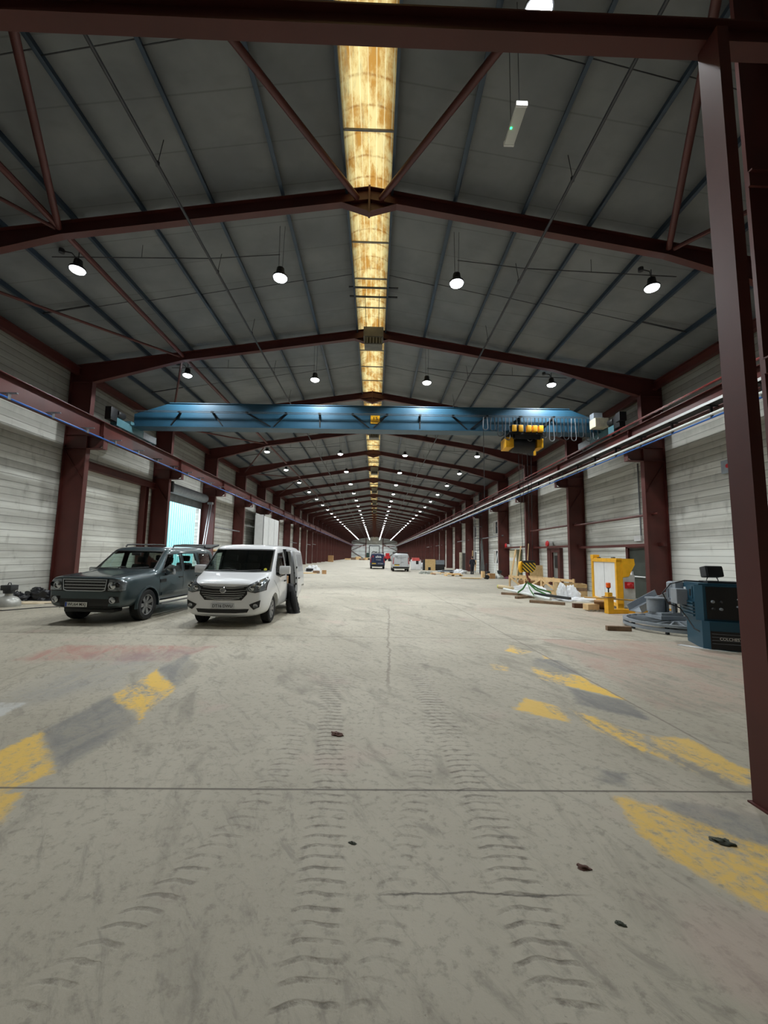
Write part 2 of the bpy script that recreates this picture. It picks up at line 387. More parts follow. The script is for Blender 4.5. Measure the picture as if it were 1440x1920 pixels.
# outdoors, seen through the open shutter
struct(MB().box(-40, XL-.25, 0, 90, -.3, -.02).build('ground', paint('wet_yard', (120, 126, 128), .6)))
cyan = paint('turquoise_cladding', (176, 232, 234), .5, 0, .05); cyan_d = paint('turquoise_groove', (70, 140, 150), .6)
oc = MB(); y = 38.0
while y < 50.2:
    oc.slot(0).box(-22.0, -21.9, y, y+.34, 0, 7.5).slot(1).box(-22.0, -21.97, y+.34, y+.5, 0, 7.5); y += .5
struct(oc.build('wall_outside', [cyan, cyan_d]))
struct(MB().box(-22.1, -21.98, 50.22, 80, 0, 7.5).build('wall_outside_plain', paint('pale_blue_cladding', (150, 200, 214), .5, 0, .04)))

# ------------------------------------------------------------------ portal frames
DIST_L = 'dark red steel portal frame far down the hall, one of the closely packed distant row'
pf = thing('portal_frame', 'nearest red steel portal frame, its apex crossing the roof vault in front of the others', 'steel frame', (XC, FR[0], 0), 0, 'portal frames along the hall')
for s in (-1, 1):
    c = MB(); xi, xo = 11.12, 11.99
    c.box(s*xi-.012, s*xi+.012, -.115, .115, 0, 8.5); c.box(s*xo-.012, s*xo+.012, -.115, .115, 0, 9.05)
    c.box(min(s*xi, s*xo), max(s*xi, s*xo), -.009, .009, 0, 9.05)
    for z in (.015, 5.72, 6.26, 8.42): c.box(min(s*xi, s*xo), max(s*xi, s*xo), -.11, .11, z-.012, z+.012)
    c.bar((s*(xi+.03), -.012, 4.4), (s*(xo-.03), -.012, 5.6), .02, .10, (0, 1, 0))
    c.build('column', red_steel, pf)
    r = MB(); zt = lambda a: 11.05-.163*a; zb = lambda a: 10.69-.163*a
    r.prism([(0, zt(0)), (s*11.99, zt(11.99)), (s*11.99, 8.43), (s*11.12, 8.43), (s*7.6, zb(7.6)), (0, zb(0))], 'y', -.008, .008)
    r.bar((0, 0, zt(0)-.01), (s*12.0, 0, zt(12)-.01), .19, .02)
    r.bar((0, 0, zb(0)+.01), (s*7.6, 0, zb(7.6)+.01), .19, .02); r.bar((s*7.6, 0, zb(7.6)+.01), (s*11.12, 0, 8.44), .19, .02)
    r.build('rafter', red_steel, pf)
    k = MB(); xa, xb = 11.11, 10.46
    k.box(min(s*xa, s*xb), max(s*xa, s*xb), -.13, .13, 6.20, 6.24); k.prism([(s*xa, 5.72), (s*(xb+.25), 5.72), (s*xb, 5.9), (s*xb, 6.2), (s*xa, 6.2)], 'y', -.01, .01)
    k.box(min(s*xa, s*(xb+.0)), max(s*xa, s*xb), -.13, .13, 5.70, 5.725); k.box(s*xb-.012, s*xb+.012, -.13, .13, 5.70, 6.22)
    k.build('corbel', red_steel, pf)
    for a in (3.7, 9.2):
        MB().bar((s*a, .10, zb(a)+.02), (s*a, .42, zt(a)+.12), .05, .05).build('fly_brace', blue_zinc, pf)
h = MB().prism([(-.68, zb(.68)), (0, 10.37), (.68, zb(.68)), (0, zb(0))], 'y', -.008, .008)
h.bar((-.68, 0, zb(.68)), (0, 0, 10.36), .19, .02).bar((0, 0, 10.36), (.68, 0, zb(.68)), .19, .02)
h.box(-.025, .025, -.10, .10, 10.33, 11.08)
h.build('apex_haunch', red_steel, pf)
for k in range(1, NF):
    lab = '%s red steel portal frame counting from the camera, across the hall' % ORD[k] if k < 12 else DIST_L
    dup(pf, (XC, FR[k], 0), lab)

# ------------------------------------------------------------------ purlins, eaves, struts
POS = [(2.2, 'first'), (3.95, 'second'), (5.65, 'third'), (7.35, 'fourth'), (9.05, 'fifth'), (10.7, 'lowest')]
for s, side in ((-1, 'left'), (1, 'right')):
    for a, nm in POS:
        z = 11.05-.163*a; b = MB(); x = s*a
        b.box(x-.006, x+.006, YNEAR, YEND, z+.0, z+.205); b.box(min(x, x-s*.075), max(x, x-s*.075), YNEAR, YEND, z+.0, z+.012); b.box(min(x, x+s*.075), max(x, x+s*.075), YNEAR, YEND, z+.195, z+.207)
        one(b, 'purlin', blue_zinc, 'blue-grey roof purlin on the %s slope, %s below the yellow roof vault' % (side, nm), 'purlin', 'roof purlins', (XC, 0, 0))
    xw = s*11.75; b = MB().box(xw-.1, xw+.1, YNEAR, YEND, 8.72, 8.74).box(xw-.1, xw+.1, YNEAR, YEND, 9.02, 9.04).box(xw-.008, xw+.008, YNEAR, YEND, 8.72, 9.04)
    one(b, 'eaves_beam', red_steel, 'red steel eaves beam along the top of the %s wall' % side, 'beam', 'eaves beams', (XC, 0, 0))
for k in range(-1, NF-1):
    y0, y1 = Y0+BAY*k, Y0+BAY*(k+1)
    lab = ('red tube strut under the left roof slope reaching the %s portal frame' % ORD[k+1]) if k < 9 else 'far red tube strut under the left roof slope, in line beyond the tenth frame'
    one(MB().tube([(XC-7.62, y0+.1, 9.62), (XC-7.62, y1-.1, 9.62)], .075, 8), 'tube_strut', red_steel, lab, 'strut', 'tube struts under the left slope', smooth=True)
# zigzag bracing on the left slope
for k in range(-1, 13):
    y0, y1 = Y0+BAY*k, Y0+BAY*(k+1)
    if k < 0: p, q = (XC-11.0, y0+.2, 8.95), (XC-7.7, y1-.12, 9.58)
    elif k % 2 == 0: p, q = (XC-11.2, y0+.15, 8.75), (XC-7.75, y1-.12, 9.58)
    else: p, q = (XC-7.75, y0+.12, 9.58), (XC-11.2, y1-.15, 8.75)
    lab = 'slim red brace rod under the left roof edge, running to the %s portal frame' % ORD[k+1]
    one(MB().tube([p, q], .045, 8), 'roof_brace', red_steel, lab, 'brace', 'zigzag braces at the left roof edge', smooth=True)
# big braces of the nearest bay, under the slopes
for s, side in ((-1, 'left'), (1, 'right')):
    one(MB().tube([(XC+s*.30, Y0-.12, 10.68), (XC+s*4.1, 3.1, 10.2)], .075, 10), 'apex_brace', red_steel, 'red tube brace slanting up %s from the nearest apex across the roof vault' % side, 'brace', 'tube braces of the nearest bay', smooth=True)
    one(MB().tube([(XC+s*7.62, Y0-.12, 9.6), (XC+s*4.1, 3.1, 10.12)], .075, 10), 'slope_brace', red_steel, 'steep red tube brace under the nearest %s roof slope' % side, 'brace', 'tube braces of the nearest bay', smooth=True)
one(MB().tube([(XC+7.75, Y0-.12, 9.58), (XC+11.0, 3.2, 8.9)], .055, 8), 'roof_brace', red_steel, 'slim red brace at the right roof edge behind the foreground column', 'brace', 'tube braces of the nearest bay', smooth=True)
# sag rods across the purlins, half way along each bay
for k in range(-1, 11):
    ym = Y0+BAY*(k+.5)
    for s, side in ((-1, 'left'), (1, 'right')):
        b = MB(); pts = [.6]+[a for a, _ in POS]
        for i in range(len(pts)-1):
            a0, a1 = pts[i], pts[i+1]; b.tube([(XC+s*a0, ym-.05, 11.05-.163*a0+.1), (XC+s*a1, ym+.05, 11.05-.163*a1+.1)], .011 if i < 5 else .03, 5)
        lab = 'thin sag rod across the %s roof purlins in the %s bay' % (side, ORD[k+1])
        one(b, 'sag_rod', dark_rod, lab, 'rod', 'sag rods between purlins')
# long suspended conduits
for s, side in ((-1, 'left'), (1, 'right')):
    t = thing('suspended_conduit', 'long thin conduit hung lengthways under the %s roof slope' % side, 'conduit', (XC+s*4.36, 0, 0), 0, 'suspended conduits')
    MB().tube([(0, YNEAR, 9.72), (0, YEND-.5, 9.72)], .034, 8).build('pipe', dark_rod, t, True)
    h = MB().tube([(0, 0, 0), (-s*.08, 0, .55)], .008, 5).lathe([(.04, -.06), (.04, .03)], 8).build('hanger', dark_rod, t, loc=(0, 7.76, 9.75))
    for i in range(1, 24):
        o = h.copy(); C.objects.link(o); o.parent = t; o.location = (0, 7.76+3.25*i, 9.75)
# cross conduits feeding the lamps
for k in range(0, 9):
    ym = 10.45+6.57*k
    for s, side in ((-1, 'left'), (1, 'right')):
        b = MB().tube([(XC+s*4.36, ym, 9.72), (XC+s*8.6, ym, 9.62)], .014, 6).tube([(XC+s*2.45, ym, 9.9), (XC+s*4.36, ym, 9.72)], .012, 6)
        b.tube([(XC+s*6.2, ym, 9.66), (XC+s*6.2, ym, 10.05)], .007, 5)
        one(b, 'lamp_feed_conduit', dark_rod, 'thin cross conduit feeding the %s lamps in the %s row' % (side, ORD[k]), 'conduit', 'lamp feed conduits')

# ------------------------------------------------------------------ high bay lamps
def lamp(name, label, loc, inner, group):
    t = thing(name, label, 'lamp', loc, 0, group)
    MB().lathe([(.07, .30), (.10, .28), (.12, .12), (.20, .05), (.205, .0), (.19, .0)], 16).build('housing', dark_p, t, True)
    MB().lathe([(.185, .0), (.17, -.035), (.10, -.075), (.0, -.085)], 16, cap=False).build('lens', lens_m, t, True)
    if inner:
        for q in (-1, 1): MB().tube([(q*.05, 0, .3), (q*.07, 0, 1.55)], .006, 5).build('hanging_wire', dark_rod, t)
    else:
        MB().tube([(.0, 0, .28), (-.12, -.1, .42), (-.35, -.12, .45)], .015, 6).tube([(0, 0, .28), (0, 0, .55)], .012, 6).lathe([(.07, -.05), (.07, .05)], 10, Matrix.Translation((-.38, -.12, .45))).build('bracket', dark_rod, t)
    L = bpy.data.lights.new('high_bay_light', 'SPOT'); L.energy = LAMP_W; L.spot_size = math.radians(142); L.spot_blend = .18; L.shadow_soft_size = .17; L.color = (.94, .985, 1.0)
    o = bpy.data.objects.new('light', L); C.objects.link(o); o.parent = t; o.location = (0, 0, -.10)
    return t
LN = None
ROWS = [(-2.45, 9.3, True, 'left inner'), (2.45, 9.3, True, 'right inner'), (-7.98, 9.35, False, 'left outer'), (7.98, 9.35, False, 'right outer')]
for x, z, inner, nm in ROWS:
    grp = 'high bay lamps of the %s row' % nm
    first = lamp('high_bay_lamp', 'glowing high bay lamp of the %s row, nearest of those beyond the first frame' % nm, (XC+x, 10.57, z), inner, grp)
    for k in range(1, NF):
        lab = 'glowing high bay lamp of the %s row, %s beyond the first frame' % (nm, ORD[k]) if k < 9 else 'distant high bay lamp in the far bright line of the %s row' % nm
        dup(first, (XC+x, 10.57+6.57*k, z), lab)
    if inner:
        near = dup(first, (XC+x, 4.86, z), 'glaring high bay lamp above the near crossbeam, %s of the roof vault' % nm.split()[0])
        for o in near.children:          # same lamps, dimmed to darken the floor and beam nearest the camera
            if o.type == 'LIGHT':
                LN = LN or o.data.copy(); LN.energy = LAMP_W*.32; o.data = LN
# ------------------------------------------------------------------ vehicles
def glass_mat(name, tint, refl=.9):
    m = bpy.data.materials.new(name); m.use_nodes = True; nt = m.node_tree
    t = nt.nodes.new('ShaderNodeBsdfTransparent'); t.inputs[0].default_value = (*tint, 1)
    g = nt.nodes.new('ShaderNodeBsdfGlossy'); g.inputs['Roughness'].default_value = .02
    lw = nt.nodes.new('ShaderNodeLayerWeight'); lw.inputs[0].default_value = .5
    fx = X(nt, lw.outputs['Facing']).pow(4.0)*.75+.045
    x = nt.nodes.new('ShaderNodeMixShader'); nt.links.new(fx.s, x.inputs[0]); nt.links.new(t.outputs[0], x.inputs[1]); nt.links.new(g.outputs[0], x.inputs[2])
    nt.links.new(x.outputs[0], nt.nodes['Material Output'].inputs['Surface']); return m
glass = glass_mat('clear_glass', (.86, .92, .90)); glass_dark = glass_mat('tinted_glass', (.10, .12, .12))
def carpaint(name, rgb, metal=0.):
    m = Mat(name); m.col(lin(rgb)); m.set(Roughness=.32, Metallic=metal, Coat_Weight=.8, Coat_Roughness=.05); return m.m
suv_paint = carpaint('dark_grey_car_paint', (62, 77, 81), .5); van_white = carpaint('white_car_paint', (232, 234, 236))
navy_paint = carpaint('navy_car_paint', (26, 40, 72)); silver_paint = carpaint('silver_car_paint', (196, 200, 204), .2)
trim_black = paint('trim_black', (22, 23, 24), .45, 0, .05); trim_dark = paint('cabin_trim', (34, 35, 36), .8, 0, .1)
chrome = paint('chrome', (200, 204, 208), .12, 1., .02); alloy = paint('alloy_wheel', (168, 170, 172), .3, .8, .05)
lamp_glass = paint('headlamp_inside', (150, 156, 160), .12, .7, .25, 18); plate_w = paint('plate_white', (226, 228, 222), .4, 0, .02); plate_y = paint('plate_yellow', (214, 178, 60), .4, 0, .02)
plate_blue = paint('plate_blue', (40, 80, 180), .4, 0, .02); amber = paint('amber_lens', (220, 130, 40), .2, 0, .05); tail_red = paint('tail_lamp', (150, 20, 24), .2, 0, .1)

def text(name, body, m, size, mat, parent, ext=.001, align='CENTER', xs=1.):
    cu = bpy.data.curves.new(name, 'FONT'); cu.body = body; cu.size = size; cu.extrude = ext; cu.align_x = align; cu.align_y = 'CENTER'; cu.offset = size*.008
    o = bpy.data.objects.new(name, cu); C.objects.link(o); dg = bpy.context.evaluated_depsgraph_get()
    me = bpy.data.meshes.new_from_object(o.evaluated_get(dg)); bpy.data.objects.remove(o)
    me.transform(mat @ Matrix.Diagonal((xs, 1, 1, 1))); me.materials.clear(); me.materials.append(m); me.name = name
    o = bpy.data.objects.new(name, me); C.objects.link(o); o.parent = parent; return o
def facing(x, y, z, d):
    """matrix for text that faces direction d ('-y', '+x', '-x', '+y')"""
    r = {'-y': 0, '+x': PI/2, '+y': PI, '-x': -PI/2}[d]
    return Matrix.Translation((x, y, z)) @ Matrix.Rotation(r, 4, 'Z') @ Matrix.Rotation(PI/2, 4, 'X')
def inside(p, poly):
    x, y = p; c = False
    for i in range(len(poly)):
        (x0, y0), (x1, y1) = poly[i], poly[i-1]
        if (y0 > y) != (y1 > y) and x < (x1-x0)*(y-y0)/(y1-y0)+x0: c = not c
    return c
def inset(poly, d):
    a = sum(poly[i-1][0]*poly[i][1]-poly[i][0]*poly[i-1][1] for i in range(len(poly))); d = d if a > 0 else -d; out = []
    for i in range(len(poly)):
        p, q, r = Vector(poly[i-1]), Vector(poly[i]), Vector(poly[(i+1) % len(poly)]); e, f = (q-p).normalized(), (r-q).normalized()
        n1, n2 = Vector((-e.y, e.x)), Vector((-f.y, f.x)); b = n1+n2; out.append(tuple(q+b*(d/max(.35, b.length_squared/2)/1.0)))
    return out
class Car:
    def __init__(s, root, stations, arches, level=3):
        """stations: (x, [(half width, z) x7]) from front to rear, arches: (x, z, r)"""
        s.root = root; n = 7; vs, fs = [], []
        for x, ps in stations:
            vs += [(x, w, z) for w, z in ps] + [(x, -w, z) for w, z in reversed(ps)]
        R = 2*n
        for i in range(len(stations)-1):
            for j in range(R): fs.append((i*R+j, i*R+(j+1) % R, (i+1)*R+(j+1) % R, (i+1)*R+j))
        for b in (0, (len(stations)-1)*R):
            for j in range(n-1): fs.append((b+j, b+j+1, b+R-2-j, b+R-1-j))
        me = bpy.data.meshes.new('cage'); me.from_pydata(vs, [], fs)
        bm = bmesh.new(); bm.from_mesh(me); bmesh.ops.recalc_face_normals(bm, faces=bm.faces[:]); bm.to_mesh(me); bm.free()
        o = bpy.data.objects.new('cage', me); C.objects.link(o); md = o.modifiers.new('s', 'SUBSURF'); md.levels = level; md.render_levels = level
        cut = []
        for (x, z, r) in arches:
            for sg in (-1, 1):
                c = MB().lathe([(r, -.17), (r, .25)], 36, Matrix.Translation((x, sg*.85, z)) @ Matrix.Rotation(PI/2, 4, 'X')).build('cut', trim_dark); c.hide_viewport = False; cut.append(c)
                b = o.modifiers.new('b', 'BOOLEAN'); b.operation = 'DIFFERENCE'; b.solver = 'EXACT'; b.object = c
        dg = bpy.context.evaluated_depsgraph_get(); dg.update(); s.me = bpy.data.meshes.new_from_object(o.evaluated_get(dg))
        for c in cut+[o]: bpy.data.objects.remove(c)
        s.bm = bmesh.new(); s.bm.from_mesh(s.me); s.bvh = BVHTree.FromBMesh(s.bm); s.holes = []
    D = {'x+': (Vector((1, 0, 0)), 1, 2), 'x-': (Vector((-1, 0, 0)), 1, 2), 'y+': (Vector((0, 1, 0)), 0, 2), 'y-': (Vector((0, -1, 0)), 0, 2), 'z+': (Vector((0, 0, 1)), 0, 1)}
    def hit(s, ax, u, v):
        d, iu, iv = s.D[ax]; p = d*6; p[iu] = u; p[iv] = v
        h = s.bvh.ray_cast(p, -d)[0]
        if h is None:
            p = d*1.0; p[iu] = u; p[iv] = v; h = s.bvh.find_nearest(p)[0]
        return h
    def patch(s, name, poly, ax, m, off=.006, thick=.012, step=.05, parent=None, inner=None, smooth=True):
        """a panel that follows the body: outline poly seen along ax; inner cuts a ring"""
        d, iu, iv = s.D[ax]; bm = bmesh.new()
        if inner:
            a = [bm.verts.new((p[0], p[1], 0)) for p in poly]; b = [bm.verts.new((p[0], p[1], 0)) for p in inner]
            for i in range(len(a)): bm.faces.new((a[i-1], a[i], b[i], b[i-1]))
        else: bm.faces.new([bm.verts.new((p[0], p[1], 0)) for p in poly])
        for k in (0, 1):
            lo, hi = min(p[k] for p in poly), max(p[k] for p in poly); t = lo+step
            while t < hi-1e-4:
                bmesh.ops.bisect_plane(bm, geom=bm.verts[:]+bm.edges[:]+bm.faces[:], plane_co=(t, 0, 0) if k == 0 else (0, t, 0), plane_no=(1, 0, 0) if k == 0 else (0, 1, 0)); t += step
        top = [s.hit(ax, v.co.x, v.co.y)+d*off for v in bm.verts]
        bm.verts.index_update(); n = len(bm.verts); fs = [[v.index for v in f.verts] for f in bm.faces]
        bd = [[v.index for v in e.verts] for e in bm.edges if len(e.link_faces) == 1]; bm.free()
        mb = MB(); mb.add(top+[p-d*thick for p in top], fs+[[i+n for i in reversed(f)] for f in fs]+[[a, b, b+n, a+n] for a, b in bd])
        return mb.build(name, m, parent or s.root, smooth)
    def window(s, name, poly, ax, m=None, frame=.03, opening=True):
        p = s.patch(name, poly, ax, m or glass, .004, .006)
        s.patch('window_seal', poly, ax, trim_black, .008, .016, parent=p, inner=inset(poly, frame))
        s.patch_hole(inset(poly, frame*.5), ax); return p
    def patch_hole(s, poly, ax):
        s.holes.append((poly, ax))
    def line(s, name, pts, ax, wdt=.009, m=None, off=.002):
        """a thin shut line that follows the body"""
        for i in range(len(pts)-1):
            pass
        mb = MB(); d = s.D[ax][0]
        for i in range(len(pts)-1):
            a, b = Vector(pts[i]), Vector(pts[i+1]); k = max(2, int((b-a).length/.06)); n = Vector((-(b-a).y, (b-a).x)).normalized()*wdt/2; vs = []
            for j in range(k+1):
                q = a+(b-a)*j/k
                for sg in (-1, 1): vs.append(s.hit(ax, q.x+n.x*sg, q.y+n.y*sg)+d*off)
            o = len(vs); vs += [v-d*.008 for v in vs]
            mb.add(vs, [(2*j, 2*j+1, 2*j+3, 2*j+2) for j in range(k)]+[(2*j, 2*j+2, o+2*j+2, o+2*j) for j in range(k)]+[(2*j+1, o+2*j+1, o+2*j+3, 2*j+3) for j in range(k)])
        return mb.build(name, m or trim_black, s.root)
    def finish(s, m, lining=True):
        kill = []
        for f in s.bm.faces:
            c = f.calc_center_median()
            for poly, ax in s.holes:
                d, iu, iv = s.D[ax]
                if f.normal.dot(d) > .12 and c.dot(d) > .2 and inside((c[iu], c[iv]), poly): kill.append(f); break
        bmesh.ops.delete(s.bm, geom=kill, context='FACES'); s.bm.normal_update()
        me = bpy.data.meshes.new('body'); s.bm.to_mesh(me); me.materials.clear(); me.materials.append(m)
        me.polygons.foreach_set('use_smooth', [True]*len(me.polygons)); me.set_sharp_from_angle(angle=math.radians(38))
        o = bpy.data.objects.new('body', me); C.objects.link(o); o.parent = s.root
        if lining:
            for v in s.bm.verts: v.co -= v.normal*.022
            for f in s.bm.faces: f.normal_flip()
            me = bpy.data.meshes.new('cabin_lining'); s.bm.to_mesh(me); me.materials.clear(); me.materials.append(trim_dark)
            q = bpy.data.objects.new('cabin_lining', me); C.objects.link(q); q.parent = s.root
        s.bm.free(); return o
def wheel(root, x, y, R, wd, spokes, side, steel=False):
    """side: +1 outer face towards +y"""
    T = Matrix.Translation((x, y, R)) @ Matrix.Rotation(-side*PI/2, 4, 'X')
    b = MB(); h = wd/2; ri = R*.66
    b.lathe([(ri, -h*.9), (R*.90, -h), (R*.985, -h*.8), (R, -h*.5), (R, h*.5), (R*.985, h*.8), (R*.90, h), (ri, h*.9), (ri*.97, h*.6), (ri*.97, -h*.6)], 40, T, cap=False)
    for j in range(44):
        a = 2*PI*j/44
        for q, sg in ((-.4, 1), (.4, -1)):
            c = Vector((R*math.cos(a+q*.03), R*math.sin(a+q*.03), q*h)); M2 = T @ Matrix.Translation(c) @ Matrix.Rotation(a, 4, 'Z')
            b.add([M2 @ Vector((dx, dy+dz*sg*.1, dz)) for dx in (-.004, .006) for dy in (-.011, .011) for dz in (-h*.33, h*.33)], [(0, 1, 3, 2), (4, 6, 7, 5), (0, 4, 5, 1), (2, 3, 7, 6), (0, 2, 6, 4), (1, 5, 7, 3)])
    w = b.build('wheel', rubber, root, True)
    r = MB(); r.lathe([(ri*1.0, h*.86), (ri*.93, h*.80), (ri*.90, h*.2), (ri*.90, -h*.8)], 40, T, cap=False)
    r.lathe([(0, h*.72), (ri*.20, h*.70), (ri*.22, h*.4), (0, h*.3)], 20, T, cap=False)
    for j in range(spokes):
        a = 2*PI*j/spokes
        for q in (-.13, .13) if not steel else (0,):
            pts = []
            for t, ww in ((.18, .05), (.95, .034 if not steel else .09)):
                for sg in (-1, 1):
                    for zz in (h*(.62 if t < .5 else .78), h*.42): pts.append(T @ Vector((ri*t*math.cos(a+q*t)-sg*ww*R*1.6*math.sin(a), ri*t*math.sin(a+q*t)+sg*ww*R*1.6*math.cos(a), zz)))
            r.add(pts, [(0, 2, 6, 4), (1, 5, 7, 3), (0, 4, 5, 1), (2, 3, 7, 6)])
    r.build('rim', alloy, w, True)
    k = MB().lathe([(0, h*.05), (ri*.88, h*.05), (ri*.88, 0), (0, 0)], 24, T, cap=False); k.build('brake_disc', trim_black, w)
    return w
def seats(root, xs, ys, z0, m=None):
    for x in xs:
        for y in ys:
            b = MB().box(x-.22, x+.26, y-.24, y+.24, z0, z0+.16, bev=.04); Rm = Matrix.Rotation(-.22, 3, 'Y')
            b.box(x-.34, x-.18, y-.23, y+.23, z0+.10, z0+.72, Rm, .05); b.box(x-.44, x-.33, y-.13, y+.13, z0+.76, z0+.94, Rm, .04)
            b.build('seat', m or trim_dark, root, True)
def mirror(c, x, y, z, side, m, big=1.):
    b = MB().slot(0).box(x-.05*big, x+.07*big, min(side*(y+.03), side*(y+.25*big)), max(side*(y+.03), side*(y+.25*big)), z-.07*big, z+.10*big, bev=.035)
    b.slot(1).box(x-.03, x+.03, min(side*(y-.10), side*(y+.06)), max(side*(y-.10), side*(y+.06)), z-.09*big, z-.03*big, bev=.01)
    return b.build('door_mirror', [m, trim_black], c.root, True)

# dark grey off-road estate car, beside the left wall
suv = thing('estate_car', 'dark grey off-road estate car parked left of the white van', 'car', (-6.58, 12.13, 0), -PI/2-.055)
B = lambda *a: list(a)
ST = [(2.40, B((.62, .45), (.76, .50), (.80, .75), (.79, .98), (.74, 1.045), (.60, 1.07), (.3, 1.075))),
      (2.375, B((.66, .38), (.82, .46), (.85, .75), (.84, 1.0), (.78, 1.075), (.64, 1.095), (.32, 1.10))),
      (2.25, B((.74, .35), (.905, .44), (.925, .75), (.90, 1.02), (.84, 1.095), (.70, 1.115), (.35, 1.12))),
      (2.0, B((.78, .35), (.94, .44), (.95, .76), (.925, 1.04), (.86, 1.12), (.73, 1.14), (.37, 1.15))),
      (1.45, B((.80, .36), (.945, .44), (.957, .78), (.935, 1.07), (.87, 1.155), (.74, 1.18), (.37, 1.195))),
      (1.10, B((.80, .36), (.945, .44), (.957, .78), (.935, 1.10), (.875, 1.20), (.76, 1.225), (.38, 1.24))),
      (1.02, B((.80, .36), (.945, .44), (.957, .78), (.935, 1.11), (.868, 1.25), (.76, 1.285), (.38, 1.30))),
      (.70, B((.80, .36), (.945, .44), (.957, .78), (.935, 1.13), (.832, 1.50), (.735, 1.555), (.37, 1.58))),
      (.43, B((.80, .36), (.945, .44), (.957, .78), (.935, 1.14), (.805, 1.70), (.71, 1.785), (.355, 1.81))),
      (.33, B((.80, .36), (.945, .44), (.957, .78), (.935, 1.14), (.80, 1.735), (.70, 1.82), (.35, 1.845))),
      (-.3, B((.80, .36), (.945, .44), (.957, .78), (.935, 1.15), (.80, 1.76), (.69, 1.845), (.345, 1.865))),
      (-1.4, B((.80, .36), (.945, .44), (.957, .78), (.935, 1.15), (.80, 1.775), (.69, 1.865), (.345, 1.885))),
      (-2.2, B((.80, .38), (.94, .45), (.95, .78), (.925, 1.15), (.79, 1.76), (.68, 1.855), (.34, 1.875))),
      (-2.36, B((.76, .42), (.90, .48), (.92, .78), (.90, 1.15), (.77, 1.70), (.66, 1.80), (.33, 1.82))),
      (-2.41, B((.70, .50), (.84, .55), (.86, .78), (.84, 1.12), (.72, 1.62), (.6, 1.70), (.3, 1.72)))]
c = Car(suv, ST, [(1.47, .38, .45), (-1.415, .38, .45)])
c.window('windscreen', [(-.80, 1.24), (.80, 1.24), (.70, 1.745), (-.70, 1.745)], 'x+', frame=.025)
c.window('rear_window', [(-.72, 1.2), (.72, 1.2), (.66, 1.70), (-.66, 1.70)], 'x-')
for ax, sg in (('y+', 1), ('y-', -1)):
    c.window('front_side_window', [(.92, 1.16), (.50, 1.66), (-.10, 1.69), (-.12, 1.16)], ax)
    c.window('rear_side_window', [(-.24, 1.16), (-.22, 1.69), (-1.02, 1.70), (-1.10, 1.16)], ax, glass)
    c.window('quarter_window', [(-1.24, 1.16), (-1.18, 1.70), (-2.02, 1.69), (-2.16, 1.24)], ax, glass)
    c.line('panel_gap', [(1.02, 1.06), (.98, .46)], ax); c.line('panel_gap', [(-.18, 1.14), (-.16, .46)], ax); c.line('panel_gap', [(-1.16, 1.14), (-1.0, .70)], ax)
    c.line('bonnet_gap', [(2.3, 1.055), (1.05, 1.115)], ax)
    c.patch('side_moulding', [(.92, .56), (.92, .64), (-.95, .66), (-.95, .58)], ax, suv_paint, .02, .03)
    c.patch('wing_vent', [(1.00, .90), (1.00, .98), (.72, .99), (.72, .91)], ax, trim_black, .012, .02)
    c.patch('sill_trim', [(1.02, .385), (1.02, .44), (-.96, .44), (-.96, .385)], ax, trim_black, .02, .05)
    MB().box(-.95, 1.0, min(sg*.93, sg*1.03), max(sg*.93, sg*1.03), .335, .37, bev=.012).build('side_step', alloy, suv, True)
    for x in (-.02, -1.02): MB().box(x-.12, x+.10, min(sg*.93, sg*.975), max(sg*.93, sg*.975), .985, 1.015, bev=.012).build('door_handle', trim_black, suv, True)
    mirror(c, .74, .93, 1.17, sg, chrome)
    for xx in (1.47, -1.415):    # flared arches
        pts = [(xx+.49*math.cos(a), .38+.49*math.sin(a)) for a in [PI*(i/14)*1.08-.12 for i in range(15)]]; inn = [(xx+.43*math.cos(a), .38+.43*math.sin(a)) for a in [PI*(i/14)*1.08-.12 for i in range(15)]]
        vs = []
        for (p, q) in zip(pts, inn):
            yb = .948; vs += [(p[0], sg*(yb-.03), p[1]), (p[0]*.7+q[0]*.3, sg*(yb+.018), p[1]*.7+q[1]*.3), (q[0], sg*(yb+.022), q[1]), (q[0], sg*(yb-.06), q[1])]
        MB().add(vs, [(4*i+j, 4*i+j+1, 4*i+j+5, 4*i+j+4) for i in range(14) for j in range(3)]).build('wheel_arch', suv_paint, suv, True)
        wheel(suv, xx, sg*.82, .38, .255, 7, sg)
    MB().tube([(.05, sg*.70, 1.845), (0, sg*.70, 1.90), (-.2, sg*.70, 1.915), (-1.7, sg*.69, 1.945), (-1.9, sg*.69, 1.93), (-1.95, sg*.69, 1.86)], .022, 8).build('roof_rail', trim_black, suv, True)
    hl = c.patch('headlight', [(sg*.55, .80), (sg*.56, 1.055), (sg*.84, 1.045), (sg*.89, .99), (sg*.89, .80), (sg*.7, .785)], 'x+', lamp_glass, .014, .03)
    for yy, zz, r in ((.645, .91, .075), (.765, .93, .048)):
        xh = c.hit('x+', sg*yy, zz).x; MB().lathe([(r*1.25, .0), (r*1.2, .03), (r, .035), (r*.9, .012), (0, .03)], 18, Matrix.Translation((xh+.004, sg*yy, zz)) @ Matrix.Rotation(PI/2, 4, 'Y'), cap=False).build('lamp_ring', chrome if yy < .7 else trim_black, hl, True)
    fg = c.patch('fog_light_recess', [(sg*.58, .50), (sg*.58, .66), (sg*.80, .66), (sg*.82, .52)], 'x+', trim_black, .006, .02)
    xh = c.hit('x+', sg*.68, .58).x; MB().lathe([(.072, 0), (.075, .03), (.06, .035), (.052, .01), (0, .015)], 18, Matrix.Translation((xh, sg*.68, .58)) @ Matrix.Rotation(PI/2, 4, 'Y'), cap=False).build('fog_light', chrome, fg, True)
